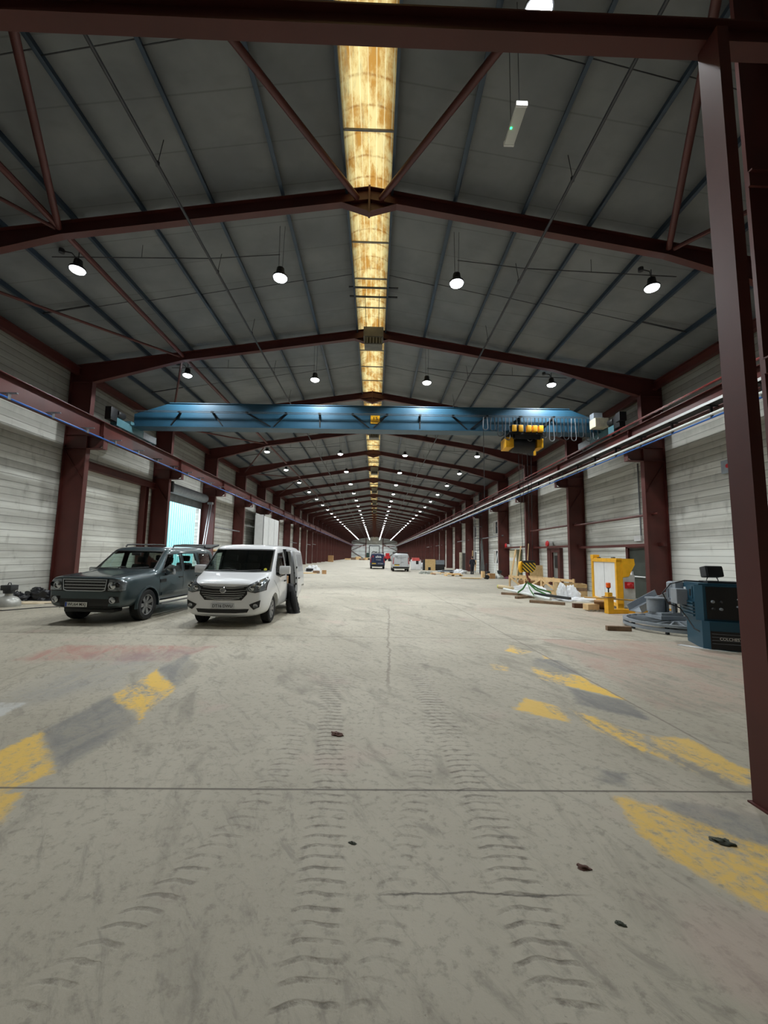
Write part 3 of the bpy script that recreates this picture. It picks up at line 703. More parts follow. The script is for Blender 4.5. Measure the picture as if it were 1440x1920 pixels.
    c.patch('tail_light', [(sg*.74, .90), (sg*.74, 1.35), (sg*.88, 1.3), (sg*.90, .90)], 'x-', tail_red, .012, .03)
g0 = [(-.53, 1.055), (.53, 1.055), (.50, .80), (.42, .775), (-.42, .775), (-.50, .80)]
c.patch('headlamp_surround', [(-.86, .78), (-.86, 1.055), (.86, 1.055), (.86, .78)], 'x+', trim_black, .003, .02)
gr = c.patch('grille', g0, 'x+', trim_black, .012, .02); c.patch('grille_surround', g0, 'x+', chrome, .03, .03, parent=gr, inner=inset(g0, .022))
for z in (.85, .92, .99): c.patch('grille_bar', [(-.48, z-.014), (.48, z-.014), (.48, z+.014), (-.48, z+.014)], 'x+', alloy, .024, .02, parent=gr)
for i in range(13):
    for z in (.885, .955): c.patch('grille_mesh', [(-.45+i*.072, z-.03), (-.43+i*.072, z-.03), (-.41+i*.072, z+.03), (-.43+i*.072, z+.03)], 'x+', dark_p, .02, .012, .03, gr)
c.patch('bumper_opening', [(-.56, .42), (-.60, .60), (.60, .60), (.56, .42)], 'x+', trim_black, .006, .02)
c.patch('lower_bumper', [(-.74, .39), (-.78, .43), (.78, .43), (.74, .39)], 'x+', trim_black, .012, .05)
MB().box(1.9, 2.24, -.60, .60, .27, .37, bev=.04).build('skid_plate', trim_black, suv, True)
xh = c.hit('x+', -.17, .47).x
pl = MB().box(xh+.012, xh+.024, -.17-.26, -.17+.26, .415, .525, bev=.004).build('number_plate', plate_w, suv)
MB().box(xh+.0245, xh+.0255, -.17-.255, -.17-.215, .42, .52).build('country_band', plate_blue, pl)
text('lettering', 'WU64 MXJ', trim_black, .092, facing(xh+.0255, -.15, .47, '+x'), pl, xs=.98)
c.line('bonnet_edge', [(-.80, 1.068), (.80, 1.068)], 'x+', .012); c.line('bumper_gap', [(-.88, .775), (.88, .775)], 'x+', .01)
for sg in (-1, 1): c.line('bonnet_crease', [(2.25, sg*.50), (1.2, sg*.60)], 'z+', .012, suv_paint, .010)
for y0, y1 in ((-.7, -.02), (-.05, .62)): c.line('wiper', [(y0, 1.262), (y1, 1.30)], 'x+', .014, trim_black, .02)
c.finish(suv_paint)
seats(suv, (.1,), (-.4, .4), .62); seats(suv, (-.85,), (-.42, .42), .66)
MB().box(.62, 1.05, -.80, .80, .95, 1.16, bev=.06).build('dashboard', trim_dark, suv, True)
MB().tube([(.56+.05*math.sin(a), -.38+.19*math.cos(a), 1.10+.19*math.sin(a)) for a in [2*PI*i/20 for i in range(20)]], .016, 6, closed=True).build('steering_wheel', trim_black, suv, True)
MB().box(.60, .66, -.12, .12, 1.60, 1.67, bev=.015).build('rear_view_mirror', trim_black, suv, True)
# raised tailgate
tg = MB().bar((-2.33, 0, 1.86), (-3.02, 0, 1.98), 1.40, .05).box(-3.10, -2.98, -.62, .62, 1.93, 2.0, bev=.02); tg.build('raised_tailgate', dark_p, suv)

# white panel van
van = thing('panel_van', 'white panel van facing the camera, its side door slid open', 'van', (-3.47, 12.08, 0), -PI/2)
mid = lambda T, Cc, Rr, K: B((.80, .26), (.95, .36), (.975, .66), T, Cc, Rr, K)
VT = [(2.49, B((.50, .32), (.70, .37), (.76, .56), (.75, .80), (.71, .915), (.59, .985), (.29, 1.0))),
      (2.44, B((.58, .25), (.80, .33), (.85, .57), (.84, .85), (.79, .975), (.67, 1.04), (.33, 1.06))),
      (2.28, B((.66, .22), (.885, .32), (.92, .58), (.905, .89), (.85, 1.03), (.71, 1.085), (.35, 1.11))),
      (1.98, B((.73, .22), (.935, .33), (.96, .62), (.935, .97), (.875, 1.115), (.74, 1.16), (.37, 1.185))),
      (1.72, B((.78, .25), (.95, .35), (.975, .66), (.945, 1.02), (.885, 1.175), (.77, 1.215), (.385, 1.24))),
      (1.62, mid((.945, 1.04), (.875, 1.23), (.77, 1.28), (.385, 1.305))),
      (1.27, mid((.945, 1.09), (.855, 1.52), (.765, 1.585), (.383, 1.61))),
      (.95, mid((.945, 1.13), (.838, 1.77), (.75, 1.86), (.375, 1.885))),
      (.83, mid((.945, 1.14), (.835, 1.83), (.745, 1.92), (.372, 1.945))),
      (.4, mid((.945, 1.15), (.83, 1.86), (.74, 1.945), (.37, 1.968))),
      (-1.0, mid((.945, 1.15), (.83, 1.86), (.74, 1.948), (.37, 1.97))),
      (-2.2, mid((.945, 1.15), (.83, 1.85), (.73, 1.938), (.365, 1.96))),
      (-2.42, B((.76, .30), (.92, .40), (.94, .66), (.915, 1.15), (.80, 1.80), (.69, 1.89), (.345, 1.92))),
      (-2.48, B((.70, .40), (.86, .46), (.88, .66), (.85, 1.12), (.74, 1.72), (.62, 1.80), (.31, 1.83)))]
c = Car(van, VT, [(1.56, .335, .40), (-1.54, .335, .40)])
c.window('windscreen', [(-.85, 1.26), (-.5, 1.24), (.5, 1.24), (.85, 1.26), (.77, 1.83), (-.77, 1.83)], 'x+', frame=.03)
for ax, sg in (('y+', 1), ('y-', -1)):
    c.window('door_window', [(1.38, 1.17), (1.28, 1.36), (.92, 1.73), (.38, 1.76), (.36, 1.13), (1.0, 1.10)], ax)
    c.line('panel_gap', [(1.60, 1.05), (1.45, .95), (1.14, .72), (1.10, .34)], ax); c.line('panel_gap', [(.29, 1.82), (.29, .34)], ax)
    MB().box(.40, .58, min(sg*.95, sg*1.0), max(sg*.95, sg*1.0), .95, .99, bev=.015).build('door_handle', trim_black, van, True)
    mirror(c, 1.15, .93, 1.27, sg, van_white, 1.25)
    for xx in (1.56, -1.54): wheel(van, xx, sg*.80, .335, .215, 8, sg)
    hl = c.patch('headlight', [(sg*.50, .86), (sg*.56, .955), (sg*.84, 1.13), (sg*.885, 1.06), (sg*.90, .86), (sg*.72, .815)], 'x+', lamp_glass, .014, .03, .04)
    c.patch('headlight_edge', [(sg*.49, .85), (sg*.55, .968), (sg*.845, 1.15), (sg*.90, 1.07), (sg*.91, .85), (sg*.72, .80)], 'x+', trim_black, .008, .03, .04, hl)
    for yy, zz, r in ((.64, .91, .055), (.77, .975, .06)):
        xh = c.hit('x+', sg*yy, zz).x; MB().lathe([(r*1.2, .0), (r*1.15, .03), (r, .035), (r*.8, .012), (0, .03)], 18, Matrix.Translation((xh+.006, sg*yy, zz)) @ Matrix.Rotation(PI/2, 4, 'Y'), cap=False).build('lamp_ring', chrome, hl, True)
    fg = c.patch('fog_light', [(sg*.62, .50), (sg*.60, .54), (sg*.84, .64), (sg*.82, .48), (sg*.70, .42)], 'x+', trim_black, .010, .02, .04)
    xh = c.hit('x+', sg*.74, .51).x; MB().lathe([(.055, 0), (.05, .025), (.0, .02)], 16, Matrix.Translation((xh+.002, sg*.74, .51)) @ Matrix.Rotation(PI/2, 4, 'Y'), cap=False).build('fog_lens', lamp_glass, fg, True)
    c.patch('tail_light', [(sg*.80, .85), (sg*.78, 1.5), (sg*.84, 1.5), (sg*.90, .85)], 'x-', tail_red, .012, .03)
gp = [(-.54, .955), (-.25, .905), (.25, .905), (.54, .955), (.54, .77), (.42, .635), (-.42, .635), (-.54, .77)]
gr = c.patch('grille', gp, 'x+', trim_black, .008, .02, .04)
for z, wv in ((.895, .47), (.835, .50), (.785, .50), (.735, .47), (.69, .43), (.655, .38)):
    c.patch('grille_bar', [(-wv, z+.02), (-wv*.5, z-.004), (wv*.5, z-.004), (wv, z+.02), (wv, z+.032 if z < .88 else z+.045), (wv*.5, z+.010 if z < .88 else z+.03), (-wv*.5, z+.010 if z < .88 else z+.03), (-wv, z+.032 if z < .88 else z+.045)], 'x+', chrome, .02, .02, .04, gr)
xh = c.hit('x+', 0, .865).x
MB().lathe([(.066, 0), (.070, .03), (.056, .04), (.052, .022), (0, .022)], 24, Matrix.Translation((xh+.01, 0, .865)) @ Matrix.Rotation(PI/2, 4, 'Y'), cap=False).tube([(xh+.04, -.05, .855), (xh+.045, -.01, .865), (xh+.045, .01, .867), (xh+.04, .05, .877)], .007, 6).build('emblem', chrome, gr, True)
c.patch('lower_grille', [(-.56, .36), (-.60, .44), (-.3, .43), (.3, .43), (.60, .44), (.56, .36), (.3, .34), (-.3, .34)], 'x+', trim_black, .008, .02, .04)
c.patch('bumper_lip', [(-.66, .255), (-.72, .30), (.72, .30), (.66, .255)], 'x+', silver_paint, .012, .03)
xh = c.hit('x+', 0, .50).x
pl = MB().box(xh+.012, xh+.024, -.26, .26, .445, .555, bev=.004).build('number_plate', silver_paint, van)
text('lettering', 'DT16 DWU', trim_black, .092, facing(xh+.0255, 0, .5, '+x'), pl, xs=.98)
c.line('bonnet_edge', [(-.54, .975), (-.25, .93), (.25, .93), (.54, .975)], 'x+', .010)
for y0, y1 in ((-.75, -.02), (-.05, .60)): c.line('wiper', [(y0, 1.27), (y1, 1.30)], 'x+', .014, trim_black, .02)
xh = c.hit('x+', .70, 1.31).x; MB().lathe([(0, 0), (.04, 0), (.04, .003), (0, .003)], 16, Matrix.Translation((xh+.006, .70, 1.31)) @ Matrix.Rotation(PI/2-.45, 4, 'Y'), cap=False).build('windscreen_sticker', paint('sticker_yellow', (214, 206, 60), .5, 0, .05), van)
# open side door: the hole and the door slid back along the flank
DOOR = [(.22, .36), (.22, 1.50), (.18, 1.78), (.05, 1.83), (-.70, 1.83), (-.80, 1.78), (-.82, .36)]
c.patch_hole(DOOR, 'y+'); c.patch('door_opening_frame', DOOR, 'y+', silver_paint, .004, .10, .06, inner=inset(DOOR, .035))
sd = c.patch('sliding_door', [(-.70, .38), (-.70, 1.80), (-.80, 1.82), (-1.70, 1.82), (-1.78, 1.78), (-1.78, .62), (-1.60, .40)], 'y+', van_white, .14, .07, .06)
c.patch('door_recess', [(-.82, 1.16), (-.84, 1.70), (-1.66, 1.70), (-1.68, 1.16)], 'y+', silver_paint, .144, .012, .06, sd)
MB().box(-.98, -.82, 1.09, 1.13, .95, .99, bev=.015).build('door_handle', trim_black, sd, True)
for z in (.55, .80, .98, 1.3): MB().box(-.695, -.69, 1.035, 1.075, z-.03, z+.03, bev=.002).build('door_latch', trim_black, sd)
c.line('door_rail', [(-.85, 1.12), (-2.3, 1.12)], 'y+', .03, trim_black)
c.line('panel_gap', [(-.90, 1.70), (-2.30, 1.69), (-2.30, 1.16), (-.9, 1.16)], 'y-')
c.finish(van_white)
seats(van, (.72,), (-.55, 0., .55), .72); MB().box(.18, .22, -.90, .90, .40, 1.85).build('bulkhead', trim_dark, van)
MB().box(1.05, 1.62, -.85, .85, .92, 1.17, bev=.08).build('dashboard', trim_dark, van, True)
MB().tube([(1.02+.09*math.sin(a), -.45+.20*math.cos(a), 1.14+.18*math.sin(a)) for a in [2*PI*i/20 for i in range(20)]], .016, 6, closed=True).build('steering_wheel', trim_black, van, True)
MB().box(1.30, 1.42, .08, .22, 1.17, 1.20, bev=.01).build('paper_note', white_p, van)
# ------------------------------------------------------------------ foreground crossbeam and its post
b = MB().box(-9.5, 5.2, 2.955, 3.10, 6.125, 6.142).box(-9.5, 5.2, 2.955, 3.10, 6.33, 6.347).box(-9.5, 5.2, 3.022, 3.034, 6.14, 6.335)
one(b, 'crossbeam', red_steel, 'dark horizontal steel crossbeam spanning the whole top of the view, closest to the camera', 'beam')
b = MB().box(2.74, 2.757, 2.86, 3.06, 0, 6.125).box(2.75, 2.835, 2.86, 2.872, 0, 6.125).box(2.75, 2.835, 3.048, 3.06, 0, 6.125).box(2.72, 2.86, 2.84, 3.08, 0, .012)
one(b, 'steel_post', red_steel, 'slim red steel post in the right foreground, standing on the floor under the crossbeam', 'post')
t = thing('steel_stanchion', 'dark tall stanchion at the right picture edge behind the foreground post', 'post', (4.53, 4.5, 0))
b = MB().box(0, .02, -.025, .025, 0, 9.6).box(.40, .42, -.13, .13, 0, 9.6).box(.02, .4, -.008, .008, 0, 9.6); b.build('shaft', red_steel, t)
for z in (3.95, 6.3): MB().box(-.12, .6, -.16, -.13, z-.09, z+.09).box(-.12, .6, -.20, -.13, z+.08, z+.10).build('cross_bracket', red_steel, t)
one(MB().tube([(5.0, 4.25, 0), (5.0, 4.25, 3.75)], .02, 8), 'edge_pole', yellow_p, 'thin yellow pole at the right picture edge beside the dark stanchion', 'pole')

# ------------------------------------------------------------------ crane runways
def runway(xc, label):
    t = thing('crane_runway', label, 'crane rail', (xc, 0, -.09 if xc < 0 else .10), 0, 'crane runways')
    b = MB().box(-.15, .15, YNEAR, YEND-.3, 6.245, 6.27).box(-.15, .15, YNEAR, YEND-.3, 6.895, 6.92).box(-.01, .01, YNEAR, YEND-.3, 6.26, 6.9)
    for k in range(12): b.box(-.14, .14, FR[k]-.008, FR[k]+.008, 6.26, 6.9)
    b.build('runway_beam', red_steel, t); MB().box(-.03, .03, YNEAR, YEND-.5, 6.92, 6.98).build('rail', steel_m, t); return t
rl = runway(-11.02, 'red crane runway beam with blue conduit along the left wall'); rr = runway(10.40, 'red crane runway beam with white-edged walkway along the right wall')
MB().tube([(.27, YNEAR, 6.17), (.27, YEND-1, 6.17)], .03, 8).build('conduit', blue_pipe, rl, True)
for i in range(40):
    y = 8.4+1.63*i; MB().box(.05, .52, y-.03, y+.03, 6.30, 6.335).box(.24, .30, y-.05, y+.05, 6.13, 6.30).build('conduit_bracket', conduit_m, rl)
MB().box(-.53, -.17, YNEAR, YEND-1, 6.295, 6.32).build('walkway', tread_m, rr)
MB().box(-.555, -.53, YNEAR, YEND-1, 6.28, 6.36).build('walkway_edge', white_p, rr)
MB().tube([(-.36, YNEAR, 6.02), (-.36, YEND-1, 6.02)], .048, 10).build('white_pipe', white_pipe, rr, True)
MB().tube([(-.33, YNEAR, 5.92), (-.33, YEND-1, 5.92)], .03, 8).build('conduit', blue_pipe, rr, True)
for q in (0, 1): MB().box(-.26+q*.07, -.235+q*.07, YNEAR, YEND-2, 7.02, 7.06).build('conductor_bar', red_steel if q else bus_red, rr)
for i in range(40):
    y = 8.4+1.63*i; MB().box(-.53, -.13, y-.03, y+.03, 6.26, 6.295).box(-.38, -.30, y-.02, y+.02, 5.9, 6.28).build('walkway_bracket', dark_rod, rr)

# ------------------------------------------------------------------ overhead travelling crane
cr = thing('overhead_crane', 'blue overhead travelling crane spanning the hall on the two runways', 'crane', (0, 18.2, 0)); cr.rotation_euler.y = -.0095
zb_, zt_ = 7.36, 8.46
g = MB().prism([(-10.85, 7.40), (10.3, 7.40), (10.3, 7.92), (8.9, zt_), (-9.3, zt_), (-10.85, 7.95)], 'y', -.24, .24)
g.box(-10.85, 10.3, -.34, .34, 7.355, 7.40).box(-9.3, 8.9, -.28, .28, zt_, zt_+.025)
g.build('girder', crane_blue, cr)
for (x0, z0, x1, z1) in ((-8.80, 8.02, -9.2, 7.45), (-7.35, 8.05, -6.9, 7.45), (-5.8, 8.05, -4.75, 7.45), (-4.05, 8.05, -4.6, 7.45), (-2.55, 8.05, -2.53, 7.45), (-1.05, 8.05, -.3, 7.45), (.5, 8.05, -.1, 7.45), (2.0, 8.05, 2.0, 7.45), (3.5, 8.05, 4.15, 7.45), (5.05, 8.05, 4.3, 7.45), (6.6, 8.05, 6.6, 7.45), (8.1, 8.05, 7.5, 7.45)):
    fl = MB(); fl.bar((x0, -.27, z0), (x1, -.245, z1), .05, .05, (0, 1, 0)); fl.box(x0-.05, x0+.05, -.42, -.24, z0-.02, z0+.03); fl.build('rail_bracket', trim_black, cr)
for z in (8.06, 8.00): MB().tube([(-10.9, -.40, z), (10.4, -.40, z)], .014, 6).build('festoon_rail', steel_m, cr)
MB().tube([(-9.3+i*.65, .0+(.12 if i % 2 else -.12), zt_+.05) for i in range(29)], .012, 5).build('top_cable', cable_m, cr)
sg = MB().box(-.24, .17, -.262, -.242, 7.66, 8.05).build('load_sign', yellow_p, cr)
text('lettering', '15', trim_black, .21, facing(-.03, -.2645, 7.89, '-y'), sg, xs=1.2); text('lettering', 'TONNES', trim_black, .115, facing(-.035, -.2645, 7.73, '-y'), sg, xs=.8)
for s, x in ((-1, -11.02), (1, 10.40)):
    ec = MB().box(x-.14, x+.14, -1.35, 1.75, 7.06, 7.40, bev=.01).box(x-.2, x+.2, -.5, .5, 7.38, 7.52)
    e = ec.build('end_carriage', crane_teal, cr)
    for y in (-1.0, 1.4): MB().lathe([(.02, -.07), (.13, -.07), (.13, .07), (.02, .07)], 16, Matrix.Translation((x, y, 7.11)) @ Matrix.Rotation(PI/2, 4, 'Y')).build('carriage_wheel', steel_m, e, True)
    MB().box(x-.15 if s > 0 else x+.14, x-.14 if s > 0 else x+.15, .6, 1.7, 7.08, 7.38).build('carriage_plate', grey_p, e)
    mt = MB().box(x-.13, x+.13, -1.75, -1.30, 7.20, 7.75, bev=.03).lathe([(.13, 0), (.15, .05), (.15, .45), (.10, .52)], 16, Matrix.Translation((x+s*-.05, -1.3, 7.60)) @ Matrix.Rotation(-PI/2, 4, 'X'))
    mt.build('travel_motor', black_p, cr, True)
for b_, nm, m in ((MB().box(9.75, 10.15, -.75, -.40, 7.75, 8.15, bev=.01), 'control_box', grey_p), (MB().box(9.70, 10.30, -.95, -.45, 7.45, 7.85, bev=.01), 'control_box', paint('cream_box', (206, 200, 176), .5)), (MB().box(10.2, 10.5, -1.9, -1.6, 7.42, 7.8, bev=.01), 'control_box', black_p)): b_.build(nm, m, cr)
for i in range(16):
    x0 = 4.95+i*.335; dpt = (.98+.10*math.sin(i*2.3))*(.6 if i < 2 else 1); w_ = .115; pts = [(x0-w_*.7, -.43, 7.98)]+[(x0-w_*math.cos(PI*j/8), -.43, 7.98-dpt+w_-w_*math.sin(PI*j/8)*1.0) for j in range(9)]+[(x0+w_*.7, -.43, 7.98)]
    MB().tube(pts, .019, 6).build('festoon_cable', dark_p if i % 3 else conduit_m, cr, True)
MB().tube([(4.85, -.42, 7.98), (4.86, -.42, 6.0), (4.85, -.42, 4.1)], .014, 6).build('pendant_cable', cable_m, cr)
ho = thing('hoist_trolley', 'yellow and black hoist trolley under the right part of the blue crane girder', 'hoist', (6.75, 18.2, 7.36))
MB().box(-.85, .75, -.55, .55, -.12, -.04).box(-.55, .6, -.50, -.40, -.32, -.10).box(-.75, -.35, -.60, -.40, -.05, .30, bev=.02).build('trolley_frame', black_p, ho)
for x0 in (-.72, -.42, -.05, .22, .49): MB().box(x0, x0+.20, -.64, -.44, -.02, .28, bev=.03).build('trolley_block', yellow_p, ho, True)
MB().lathe([(.1, -.58), (.33, -.56), (.36, -.42), (.36, .45), (.24, .5)], 24, Matrix.Translation((-.05, -.05, -.50)) @ Matrix.Rotation(PI/2, 4, 'Y')).box(-.5, .5, .15, .4, -.55, -.1, bev=.03).build('rope_drum', black_p, ho, True)
MB().box(-.95, -.58, -.42, .35, -.70, -.22, bev=.04).build('gearbox', yellow_p, ho, True); MB().box(.50, .78, -.38, .30, -.68, -.24, bev=.04).build('hoist_motor', yellow_p, ho, True)
MB().box(.32, .40, -.45, -.35, -1.05, -.85, bev=.01).build('limit_weight', yellow_p, ho)
hb = thing('hook_block', 'yellow and black striped crane hook block hanging over the timber frames', 'hook', (6.80, 18.2, 0))
def stripe_mat():
    m = Mat('hazard_stripes'); x, y, z = m.pos(); f = ((x*1.0+z*1.05)/.17).fract(); m.col(m.mix(f.ss(.47, .53), lin((28, 28, 28)), lin((206, 168, 40)))); m.set(Roughness=.5); return m.m
MB().prism([(-.22, 1.52), (.34, 1.50), (.36, 1.25), (.20, 1.07), (-.24, 1.10)], 'y', -.12, .12).build('striped_cheek', stripe_mat(), hb)
MB().lathe([(.02, -.055), (.22, -.05), (.22, .05), (.02, .055)], 24, Matrix.Translation((-.27, -.02, 1.31)) @ Matrix.Rotation(.75, 4, 'Z') @ Matrix.Rotation(PI/2, 4, 'X') @ Matrix.Diagonal((.75, 1.15, 1, 1))).build('sheave_guard', yellow_p, hb, True)
MB().box(-.20, .32, -.15, .15, 1.50, 1.60, bev=.02).build('block_top', black_p, hb)
MB().lathe([(.05, .93), (.07, 1.0), (.07, 1.09)], 14).tube([(.0, 0, .95), (.02, 0, .84), (.11, 0, .76), (.09, 0, .65), (-.02, 0, .62), (-.10, 0, .68)], [.045, .045, .05, .055, .045, .02], 10).build('hook', paint('rusty_hook', (126, 66, 50), .5, .4), hb, True)
for x0, x1 in ((-.30, -.16), (-.12, -.05), (.12, .14), (.30, .26)): MB().tube([(x0, 0, 6.72), (x1, 0, 1.58)], .010, 6).build('rope', cable_m, hb)

# ------------------------------------------------------------------ heaters under the ridge
ht = thing('unit_heater', 'grey unit heater hung under the apex of the second portal frame', 'heater', (XC+.09, FR[1]-.35, 10.08), 0, 'unit heaters under the ridge')
MB().box(-.40, .40, -.28, .28, .30, .72, bev=.02).box(-.36, .36, -.24, .24, .0, .32, bev=.01).build('casing', paint('heater_grey', (112, 110, 102), .5), ht)
MB().box(-.30, .30, -.262, -.245, .04, .27).build('outlet_opening', trim_black, ht)
for i in range(5): MB().box(-.25+i*.125-.012, -.25+i*.125+.012, -.30, -.25, .03, .28).build('louvre', paint('louvre_grey', (150, 150, 144), .4) if i == 0 else MATS['louvre_grey'], ht)
for dy in (-2.0, -2.5): MB().box(-.85, .85, dy-.03, dy+.03, .80, .84).build('support_bar', dark_rod, ht)
MB().tube([(-.3, -2.2, .8), (-.3, -.2, .7)], .01, 5).tube([(.2, -2.2, .8), (.2, -.2, .7)], .01, 5).build('flue_wire', dark_rod, ht)
for k in (3, 5, 7, 9, 11): dup(ht, (XC+.09, FR[k]-.35, 10.08), 'grey unit heater hung under the apex of the %s portal frame' % ORD[k])
el = thing('emergency_light', 'white suspended emergency light with a green indicator, below the right roof slope', 'light fitting', (2.17, 5.95, 8.80), .0)
MB().box(-.085, .085, -.30, .30, -.02, .05, bev=.012).build('diffuser', paint('opal_diffuser', (206, 210, 206), .35, 0, .02), el, True)
MB().box(-.09, .09, .29, .33, -.025, .055, bev=.008).box(-.09, .09, -.33, -.29, -.025, .055, bev=.008).build('end_cap', white_p, el, True)
MB().lathe([(0, 0), (.018, 0), (.016, -.008), (0, -.01)], 12, Matrix.Translation((-.06, .02, -.02))).build('indicator', led_m, el)
for y in (-.2, .2): MB().tube([(0, y, .05), (0, y, 2.05)], .006, 5).build('hanging_wire', dark_rod, el)

# ------------------------------------------------------------------ left wall fittings
one(MB().box(XL+.02, XL+.30, FR[1]+.1, FR[2]-.1, 5.12, 5.14).box(XL+.02, XL+.30, FR[1]+.1, FR[2]-.1, 5.42, 5.44).box(XL+.15, XL+.17, FR[1]+.1, FR[2]-.1, 5.13, 5.43), 'lintel_beam', red_steel, 'red lintel beam on the left wall between the second and third frames', 'beam')
one(MB().box(XL+.02, XL+.30, 21.35, 21.37, 0, 5.12).box(XL+.02, XL+.30, 21.63, 21.65, 0, 5.12).box(XL+.15, XL+.17, 21.36, 21.64, 0, 5.12), 'door_post', red_steel, 'red post under the lintel beam behind the dark grey car', 'post')
sh = thing('roller_shutter', 'raised roller shutter over the bright opening in the left wall', 'shutter', (XL, 0, 0))
rs = MB().lathe([(.05, OP0+.2), (.30, OP0+.2), (.30, OP1-.1), (.05, OP1-.1)], 30, Matrix.Translation((.34, 0, 5.45)) @ Matrix.Rotation(-PI/2, 4, 'X')); rs.build('shutter_roll', grey_p, sh, True)
ct = MB()
for i in range(6): ct.box(.10, .135, OP0+.15, OP1-.02, 5.30-.1*i-.095, 5.30-.1*i)
ct.build('shutter_curtain', paint('shutter_slat', (120, 124, 126), .4, .4), sh)
MB().box(.03, .62, OP0+.02, OP0+.2, 5.15, 5.78).box(.03, .5, OP1-.1, OP1-.02, 5.2, 5.7).build('end_bracket', black_p, sh)
for y in (OP0+.08, OP1-.06): MB().box(.02, .13, y-.04, y+.04, 0, 5.3).build('guide_rail', steel_m, sh)
one(MB().bar((-11.62, FR[3]-.5, 5.05), (-11.62, FR[3]-1.25, 2.0), .05, .05).bar((-11.5, FR[3]-.46, 5.05), (-11.5, FR[3]-1.2, 2.0), .05, .05).box(-11.75, -11.42, FR[3]-.6, FR[3]-.35, 5.05, 5.2), 'slanted_struts', steel_m, 'pair of slanted bare metal struts beside the shutter opening', 'strut')
sl = thing('slatted_cabinet', 'low grey slatted cabinet against the left wall behind the two front vehicles', 'cabinet', (-12.0, 29.95, 0))
MB().box(-.28, .28, -.7, .7, 0, 1.85).build('cabinet_body', timber_old, sl); lv = MB()
for i in range(12): lv.box(.282, .30, -.6, .6, .2+i*.13, .29+i*.13)
for i in range(12): lv.box(-.24, .24, -.716, -.70, .2+i*.13, .29+i*.13)
lv.build('slats', grey_p, sl)
MB().box(-.32, .34, -.75, .75, 1.85, 1.93).build('cabinet_top', timber, sl)
bo = thing('white_booth', 'tall white panelled booth standing along the left wall behind the white van', 'booth', (-10.95, 41.5, 0))
MB().box(.36, .40, -3.0, 3.0, 0, 5.25).build('side_panel', white_p, bo); MB().box(-.40, .36, -3.02, -2.97, 0, 5.35).build('front_panel', white_p, bo); MB().box(-.40, -.36, -2.97, 3.0, 0, 5.5).build('back_panel', white_p, bo); MB().box(-.36, .36, 2.97, 3.02, 0, 5.25).build('end_panel', white_p, bo)
for y in (-1.1, 1.1): MB().box(.40, .41, y-.02, y+.02, 0, 5.25).build('panel_joint', conduit_m, bo)
MB().box(.39, .43, -3.03, -2.98, 0, 5.35).build('corner_strip', steel_m, bo)
PIPES = [(-1, 3, 4, 3.55), (-1, 7, 8, 3.3), (-1, 9, 10, 3.4), (-1, 10, 11, 3.6), (1, 1, 2, 3.55), (1, 2, 3, 3.62), (1, 4, 5, 3.62), (1, 6, 7, 3.7), (1, 9, 10, 3.6), (1, 11, 12, 3.6)]
for s, a, b_, z in PIPES:
    x = XL+.62 if s < 0 else XR-.62; m = conduit_m if s < 0 or a > 3 else red_steel
    one(MB().tube([(x, FR[a]-.35 if s > 0 else FR[a]+.2, z), (x, FR[b_]-.15, z)], .055, 8), 'wall_rail', m, 'horizontal tube rail along the %s wall from the %s to the %s frame' % ('left' if s < 0 else 'right', ORD[a], ORD[b_]), 'rail', 'tube rails between wall columns', smooth=True)
for a, z in ((1, 2.34), (2, 2.44), (3, 2.55)):
    one(MB().box(XR-.45, XR-.30, FR[a]-.3, FR[a+1]-.1, z-.06, z+.06), 'door_rail', red_steel, 'red rail at door head height on the right wall, %s bay after the second frame' % ORD[a-1], 'rail', 'rails at door height')

# ------------------------------------------------------------------ right wall doors, windows and small fittings
door_green = paint('dark_door', (54, 60, 54), .5, 0, .1)
d = struct(MB().box(XR-.09, XR-.03, 17.25, 18.45, .02, 2.24).build('door_1', door_green))
MB().box(XR-.16, XR-.0, 18.45, 18.62, 0, 2.30).box(XR-.16, XR, 17.1, 17.25, 0, 2.30).box(XR-.16, XR, 17.1, 18.62, 2.24, 2.32).build('door_frame', red_steel, d)
MB().box(XR-.17, XR-.12, 17.3, 18.4, .96, 1.01).box(XR-.17, XR-.09, 18.22, 18.32, .9, 1.2).build('push_bar', white_p, d)
d = struct(MB().box(XR-.10, XR-.03, 25.55, 26.4, .02, 2.1).build('door_2', paint('grey_door', (120, 122, 118), .5)))
MB().box(XR-.22, XR, 25.25, 25.55, 0, 2.38).box(XR-.22, XR, 26.6, 27.1, 0, 2.38).box(XR-.20, XR, 25.5, 26.6, 2.1, 2.38).box(XR-.2, XR-.02, 26.4, 26.6, 0, 2.1).build('door_frame', red_steel, d)
MB().box(XR-.12, XR-.10, 25.7, 26.2, 1.1, 1.9).build('door_pane', trim_black, d)
cream = paint('cream_door', (214, 206, 178), .5, 0, .05)
d = struct(MB().box(XR-.14, XR-.04, 32.3, 34.9, .02, 2.38).build('door_3', paint('olive_panel', (92, 88, 58), .6)))
for y in (33.1, 33.98): MB().box(XR-.20, XR-.14, y, y+.84, .03, 2.32).build('door_leaf', cream, d)
MB().box(XR-.205, XR-.20, 33.1, 34.82, 1.45, 1.72).build('door_notice', white_p, d)
d = struct(MB().box(XR-.10, XR-.03, 52.6, 54.2, .02, 2.2).build('door_4', trim_black))
MB().box(XR-.35, XR-.03, 54.2, 55.2, 0, 2.3).build('door_leaf', paint('pale_door', (206, 200, 180), .6), d)
winglass = paint('dark_window_pane', (58, 66, 70), .08, 0, .2)
